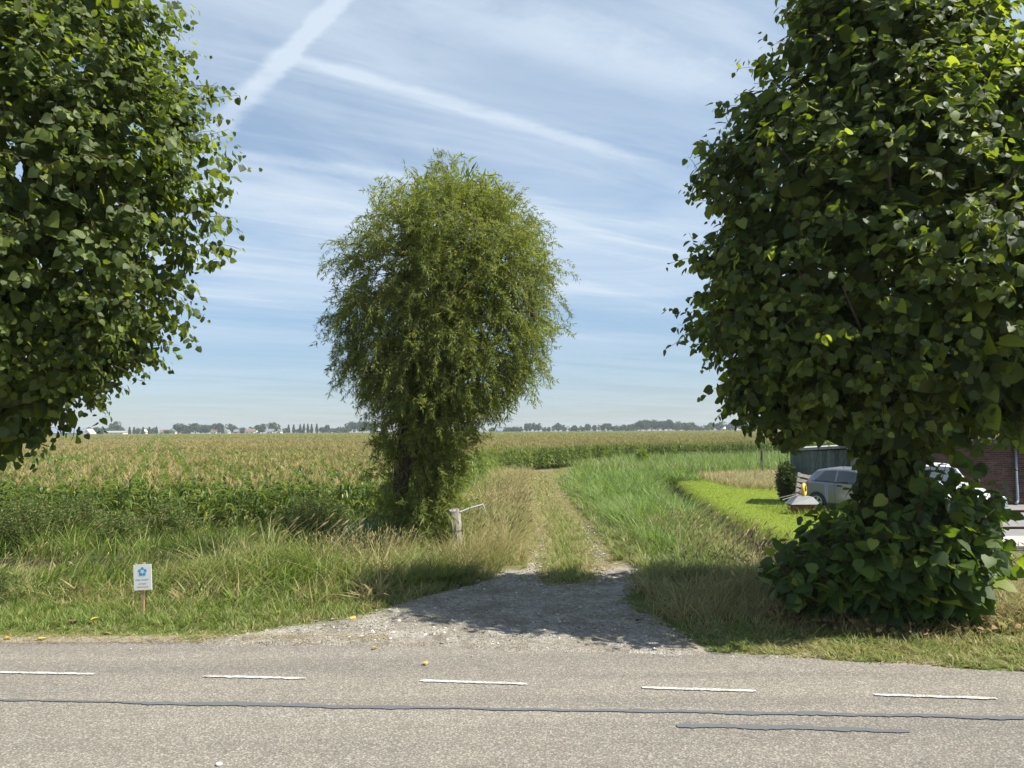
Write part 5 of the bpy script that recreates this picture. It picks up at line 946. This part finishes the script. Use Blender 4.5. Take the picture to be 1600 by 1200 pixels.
g = Geo(); T = np.stack([x, y, hgt(x, y) + rng.uniform(.04, .15, N)], 1); g.add(inst(LT[1][0], M * rng.uniform(.03, .085, N)[:, None, None], T), [rep(LT[1][1], N, 12)]); tag(g.obj('leaf_litter', DEADL), 'brown dead leaves lying under the front of the leafy bush', 'leaf litter', None, 'stuff')
sx_, sy_ = pix(342, 1196); g = Geo(); V, q = ring(.012, .012, 9, 6); g.add(V @ rotx(pi / 2).T * np.array([1.1, .9, 1]) + np.array([sx_, sy_, .010]), [q]); tag(g.obj('pebble', simple('white_stone', (.72, .70, .66), .8), None, True), 'small white pebble lying on the near asphalt', 'stone')

# ------------------------------------------------------------------ horizon: village, trees
rng = np.random.default_rng(41)
def crown_mesh(seed, kind):
    r = np.random.default_rng(seed); N = 420; blobs = [(0, 0, .55, .45)] + [(r.normal(0, .22), r.normal(0, .22), r.uniform(.35, .8), r.uniform(.2, .32)) for _ in range(7)]
    if kind == 1: blobs = [(0, 0, .25 + .15 * i, .26 - .05 * i) for i in range(5)]
    if kind == 2: blobs = [(r.normal(0, .3), r.normal(0, .25), r.uniform(.25, .7), r.uniform(.18, .30)) for _ in range(12)]
    T = []
    for i in range(N):
        b = blobs[r.integers(0, len(blobs))]; d = nrm(r.normal(0, 1, 3)); T.append((b[0] + d[0] * b[3], b[1] + d[1] * b[3], b[2] + d[2] * b[3] * .9))
    T = np.array(T); T[:, 2] = np.clip(T[:, 2], .06, None); M = frames(r.normal(0, 1, (N, 3)), T - np.array([0, 0, .45]) + r.normal(0, .2, (N, 3))) * r.uniform(.09, .17, N)[:, None, None]
    tv = np.array([[-.5, -.5, 0], [.5, -.4, .1], [.45, .5, 0], [-.4, .45, .12]]); return Geo().add(inst(tv, M, T), [rep([[0, 1, 2, 3]], N, 4)]).mesh('crown', [FARL])
CM = {k: [crown_mesh(200 + 10 * k + i, k) for i in range(4)] for k in (0, 1, 2)}; trunkm = Geo().tube([(0, 0, 0), (0, 0, .5), (0, 0, .8)], [.035, .03, .01], 6).mesh('trunk', [BARK])
ORD = 'first second third fourth fifth sixth seventh eighth ninth tenth eleventh twelfth thirteenth fourteenth fifteenth sixteenth seventeenth eighteenth nineteenth twentieth'.split()
TENS = {20: 'twenty', 30: 'thirty', 40: 'forty'}
def ordw(n):
    if n <= 20: return ORD[n - 1]
    return ({30: 'thirtieth', 40: 'fortieth'}[n] if n % 10 == 0 else TENS[n // 10 * 10] + '-' + ORD[n % 10 - 1])
def relabel(group):
    L = sorted([o for o in COL.objects if o.get('group') == group], key=lambda o: o.location.x / o.location.y)
    for i, o in enumerate(L): o['label'] = ordw(i + 1) + ' from the left: ' + o['label']
def hz(px): return 671.7 - .0063 * (px - 800)
GB = -.9
def fartree(px, hpx, wpx, kind, D, label, group):
    x = (px - 800) / F * D; hpx = hpx * 1.18; H_ = hpx / F * D + EYE - GB; Wm = wpx / F * D; root = tag(empty('far_tree', (x, D, GB)), label, 'tree', group)
    o = bpy.data.objects.new('crown', CM[kind][rng.integers(0, 4)]); o.scale = (Wm * 1.05, Wm * 1.05, H_ * .94); o.location = (0, 0, H_ * .06); o.rotation_euler = (0, 0, rng.uniform(0, 6.28)); link(o, root); o = bpy.data.objects.new('trunk', trunkm); o.scale = (H_, H_, H_); link(o, root)
LV = 'dark tree among the village houses left of the willow'; GL = 'trees among the village houses'
for px, h, w, kd in [(138, 6, 16, 2), (148, 8, 16, 2), (158, 7, 14, 0), (168, 8, 16, 2), (179, 14, 16, 0), (188, 8, 12, 2), (218, 7, 9, 2), (229, 6, 8, 2), (238, 7, 10, 2), (262, 4, 10, 2), (279, 11.5, 18, 0), (297, 11, 16, 0), (306, 11, 16, 0), (314, 9.5, 14, 0), (322, 9.5, 14, 0), (333, 10.5, 16, 0), (343, 11, 14, 0), (362, 10, 14, 0), (380, 6.5, 12, 2), (393, 7, 12, 2), (402, 8, 9, 0), (410, 10.5, 13, 0), (427, 11.5, 14, 0), (435, 6, 8, 0), (445, 5, 10, 2), (505, 6, 12, 2), (511, 8.5, 9, 0), (521, 5, 9, 2), (532, 5.5, 12, 2), (542, 8, 14, 2), (552, 12, 18, 0), (566, 13, 18, 0), (580, 12, 18, 0), (372, 5, 10, 2), (468, 3.5, 10, 2), (60, 7, 16, 2), (30, 8, 16, 2), (8, 8, 16, 0), (-20, 9, 16, 0)]:
    fartree(px, h, w, kd, 900 + rng.uniform(-40, 60), LV, GL)
for px, h, w in [(203, 7.5, 8.5), (210, 7.5, 8.5), (224, 7.5, 8.5), (234, 7.5, 8.5), (245, 8, 8.5), (348, 8, 8)]: fartree(px, h, w, 1, 870 + rng.uniform(-6, 6), 'small upright tree in the line right of the white farm sheds', 'small upright trees near the farm sheds')
for px, h in [(451, 9.5), (459, 9.5), (469, 10), (475, 10.5), (481, 10.5), (487, 10), (495, 10.5)]: fartree(px, h, 8.5, 1, 860, 'small upright tree in the evenly spaced row between village and willow', 'row of small upright trees')
for px, h, w in [(768, 4, 9), (784, 4.5, 8), (792, 5, 9), (798, 5, 8), (805, 5, 9), (812, 5, 9), (850, 4, 8), (857, 4.5, 8)]: fartree(px, h, w, 2, 900 + rng.uniform(-20, 20), 'low pollard tree in the hedge line just right of the willow', 'low pollards right of the willow')
for px, h, w in [(822, 9, 8), (828, 9, 7), (834, 9, 7), (841, 8.5, 7)]: fartree(px, h, w, 0, 900, 'tall tree in the tight cluster of four right of the willow', 'cluster of four taller trees')
LR = 'rounded tree in the dark wood on the right horizon'; GR = 'wood on the right horizon'
for px, h, w, kd in [(872, 8.5, 12, 0), (880, 7, 8, 2), (893, 5.5, 9, 2), (900, 6.5, 10, 2), (910, 5, 8, 2), (918, 7.5, 11, 0), (928, 7, 10, 2), (944, 8, 9, 0), (951, 8, 9, 0), (960, 6, 12, 2), (970, 7, 12, 2), (980, 7, 12, 2), (990, 8.5, 12, 2), (1000, 11, 13, 0), (1009, 12.5, 14, 0), (1018, 12, 13, 0), (1026, 11, 12, 0), (1036, 11, 13, 0), (1044, 12, 13, 0), (1054, 9, 10, 2), (1061, 10, 12, 0), (1071, 9, 12, 2), (1080, 9, 12, 0), (1090, 6, 14, 2), (1105, 7, 12, 2), (1112, 8, 12, 0), (1124, 9, 14, 0), (1134, 7, 12, 2), (1146, 9, 12, 0), (1158, 10.5, 14, 0), (1168, 8, 14, 2), (1182, 7, 14, 2), (1200, 8, 16, 0), (1225, 8, 18, 0), (1250, 9, 20, 0), (1280, 9, 22, 0), (1320, 9, 24, 2), (1370, 9, 24, 0), (1420, 10, 26, 0), (1480, 10, 26, 0), (1540, 10, 26, 0), (1600, 10, 26, 0), (1660, 10, 26, 0)]:
    fartree(px, h, w, kd, 860 + rng.uniform(-40, 60), LR, GR)
def house(label, cat, px0, px1, hpx, eave, wall, roof, D=840, ridge_x=True, group=None, name='house'):
    x0, x1 = (px0 - 800) / F * D, (px1 - 800) / F * D; H_ = hpx / F * D + EYE - GB; E_ = H_ * eave; dp = max(8.0, .5 * (x1 - x0)) if ridge_x else 10.0; root = tag(empty(name, (x0, D, GB)), label, cat, group); w = x1 - x0
    g = Geo(); bq = [np.array([[0, 3, 2, 1], [0, 1, 5, 4], [1, 2, 6, 5], [2, 3, 7, 6], [3, 0, 4, 7], [4, 5, 6, 7]])]
    g.box((w / 2, dp / 2, E_ / 2), (w, dp, E_))
    if not ridge_x: g.add(np.array([[0, 0, E_], [w, 0, E_], [w / 2, 0, H_ - .2], [0, dp, E_], [w, dp, E_], [w / 2, dp, H_ - .2]]), [np.array([[0, 1, 2], [5, 4, 3]])])
    g.obj('wall', wall, root); g = Geo(); o_ = .5
    if ridge_x: V = np.array([[-o_, -o_, E_ - .2], [w + o_, -o_, E_ - .2], [w + o_, dp / 2, H_], [-o_, dp / 2, H_], [-o_, dp + o_, E_ - .2], [w + o_, dp + o_, E_ - .2]]); f4 = [[0, 1, 2, 3], [3, 2, 5, 4]]; f3 = [[0, 3, 4], [1, 5, 2]]
    else: V = np.array([[-o_, -o_, E_ - .2], [-o_, dp + o_, E_ - .2], [w / 2, dp + o_, H_], [w / 2, -o_, H_], [w + o_, -o_, E_ - .2], [w + o_, dp + o_, E_ - .2]]); f4 = [[1, 0, 3, 2], [2, 3, 4, 5]]; f3 = []
    g.add(V, [np.array(f4)] + ([np.array(f3)] if f3 else [])); g.obj('roof', roof, root); nw = max(2, int(w / 5))
    for i in range(min(nw, 8)): q = Geo(); q.box((w * (i + .5) / nw, -.04, E_ * .45), (1.3, .1, min(1.6, E_ * .5))); q.obj('window', WINM, root)
    return root
house('long blue-grey roofed barn below the left linden on the horizon', 'barn', 62, 132, 5.5, .45, LIGHTTRIM, BARNR, 800, True, None, 'barn')
house('white gabled barn end right of the long blue-grey barn', 'barn', 131, 142, 5.5, .35, HWALL, WHITEP, 790, False, None, 'barn')
house('low white farm shed under the dark trees on the left horizon', 'shed', 163, 193, 2.4, .7, HWALL, LIGHTTRIM, 820, True, None, 'farm_shed')
for px0, px1, h, wl2, rf, rx2, lab in [(219, 225, 5.5, HWALL, HWALL, False, 'narrow white gabled house leftmost in the distant village'), (250, 262, 5, HWALL, RTILE, True, 'red-roofed white house left of the dark gabled house'), (263, 274, 6.5, HWALL, GTILE, False, 'house with white-edged dark gable in the distant village'), (283, 294, 3.6, HBRICK, RTILE, True, 'low red house under round trees in the distant village'), (330, 338, 5.5, HWALL, RTILE, True, 'small house with red roof between two rounded trees'), (350, 356, 4.5, HWALL, GTILE, False, 'little white gabled house beside an upright tree'), (365, 371, 4.5, HBRICK, GTILE, True, 'brown house with grey roof left of the long red roof'), (383, 397, 5.5, HWALL, RTILE, True, 'house with the longest red roof in the distant village'), (401, 407, 5, HWALL, HWALL, True, 'plain white house right of the long red roof'), (417, 426, 5, HWALL, GTILE, True, 'pale house with grey roof between two tall trees'), (432, 438, 5, HWALL, GTILE, False, 'pale gabled house nearest the row of upright trees'), (471, 474, 5, HWALL, HWALL, False, 'tiny white building within the row of upright trees'), (773, 790, 3.2, HWALL, BARNR, True, 'long grey-roofed shed just right of the willow on the horizon'), (940, 946, 2.5, HWALL, GTILE, True, 'small pale house at the left end of the dark wood'), (1078, 1090, 5, HWALL, GTILE, True, 'grey-roofed house left of its twin in the right wood'), (1092, 1101, 5, HWALL, GTILE, True, 'smaller grey-roofed house right of its twin in the wood'), (1121, 1133, 5, HWALL, HWALL, True, 'white house among trees beside the right linden crown')]:
    house(lab, 'house', px0, px1, h * .8, .55, wl2, rf, 885, rx2)

for g_n in ('trees among the village houses', 'small upright trees near the farm sheds', 'row of small upright trees', 'low pollards right of the willow', 'cluster of four taller trees', 'wood on the right horizon'): relabel(g_n)
# ------------------------------------------------------------------ haze
hb = Geo(); hb.box((0, 795, 8), (3500, 1830, 21)); hz_o = hb.obj('haze', None); tag(hz_o, 'thin blue summer haze over the fields', 'haze', None, 'stuff')
m, q = newmat('haze'); pv = q.new('ShaderNodeVolumePrincipled'); pv.inputs['Color'].default_value = (0.80, 0.90, 1.0, 1); pv.inputs['Density'].default_value = 0.00022; pv.inputs['Anisotropy'].default_value = 0.2; q.l.new(pv.outputs[0], q.o.inputs['Volume']); hz_o.data.materials.append(m)
tot = sum(len(o.data.loops) - 2 * len(o.data.polygons) for o in COL.objects if o.type == 'MESH'); print('tris', tot, 'objects', len(COL.objects))
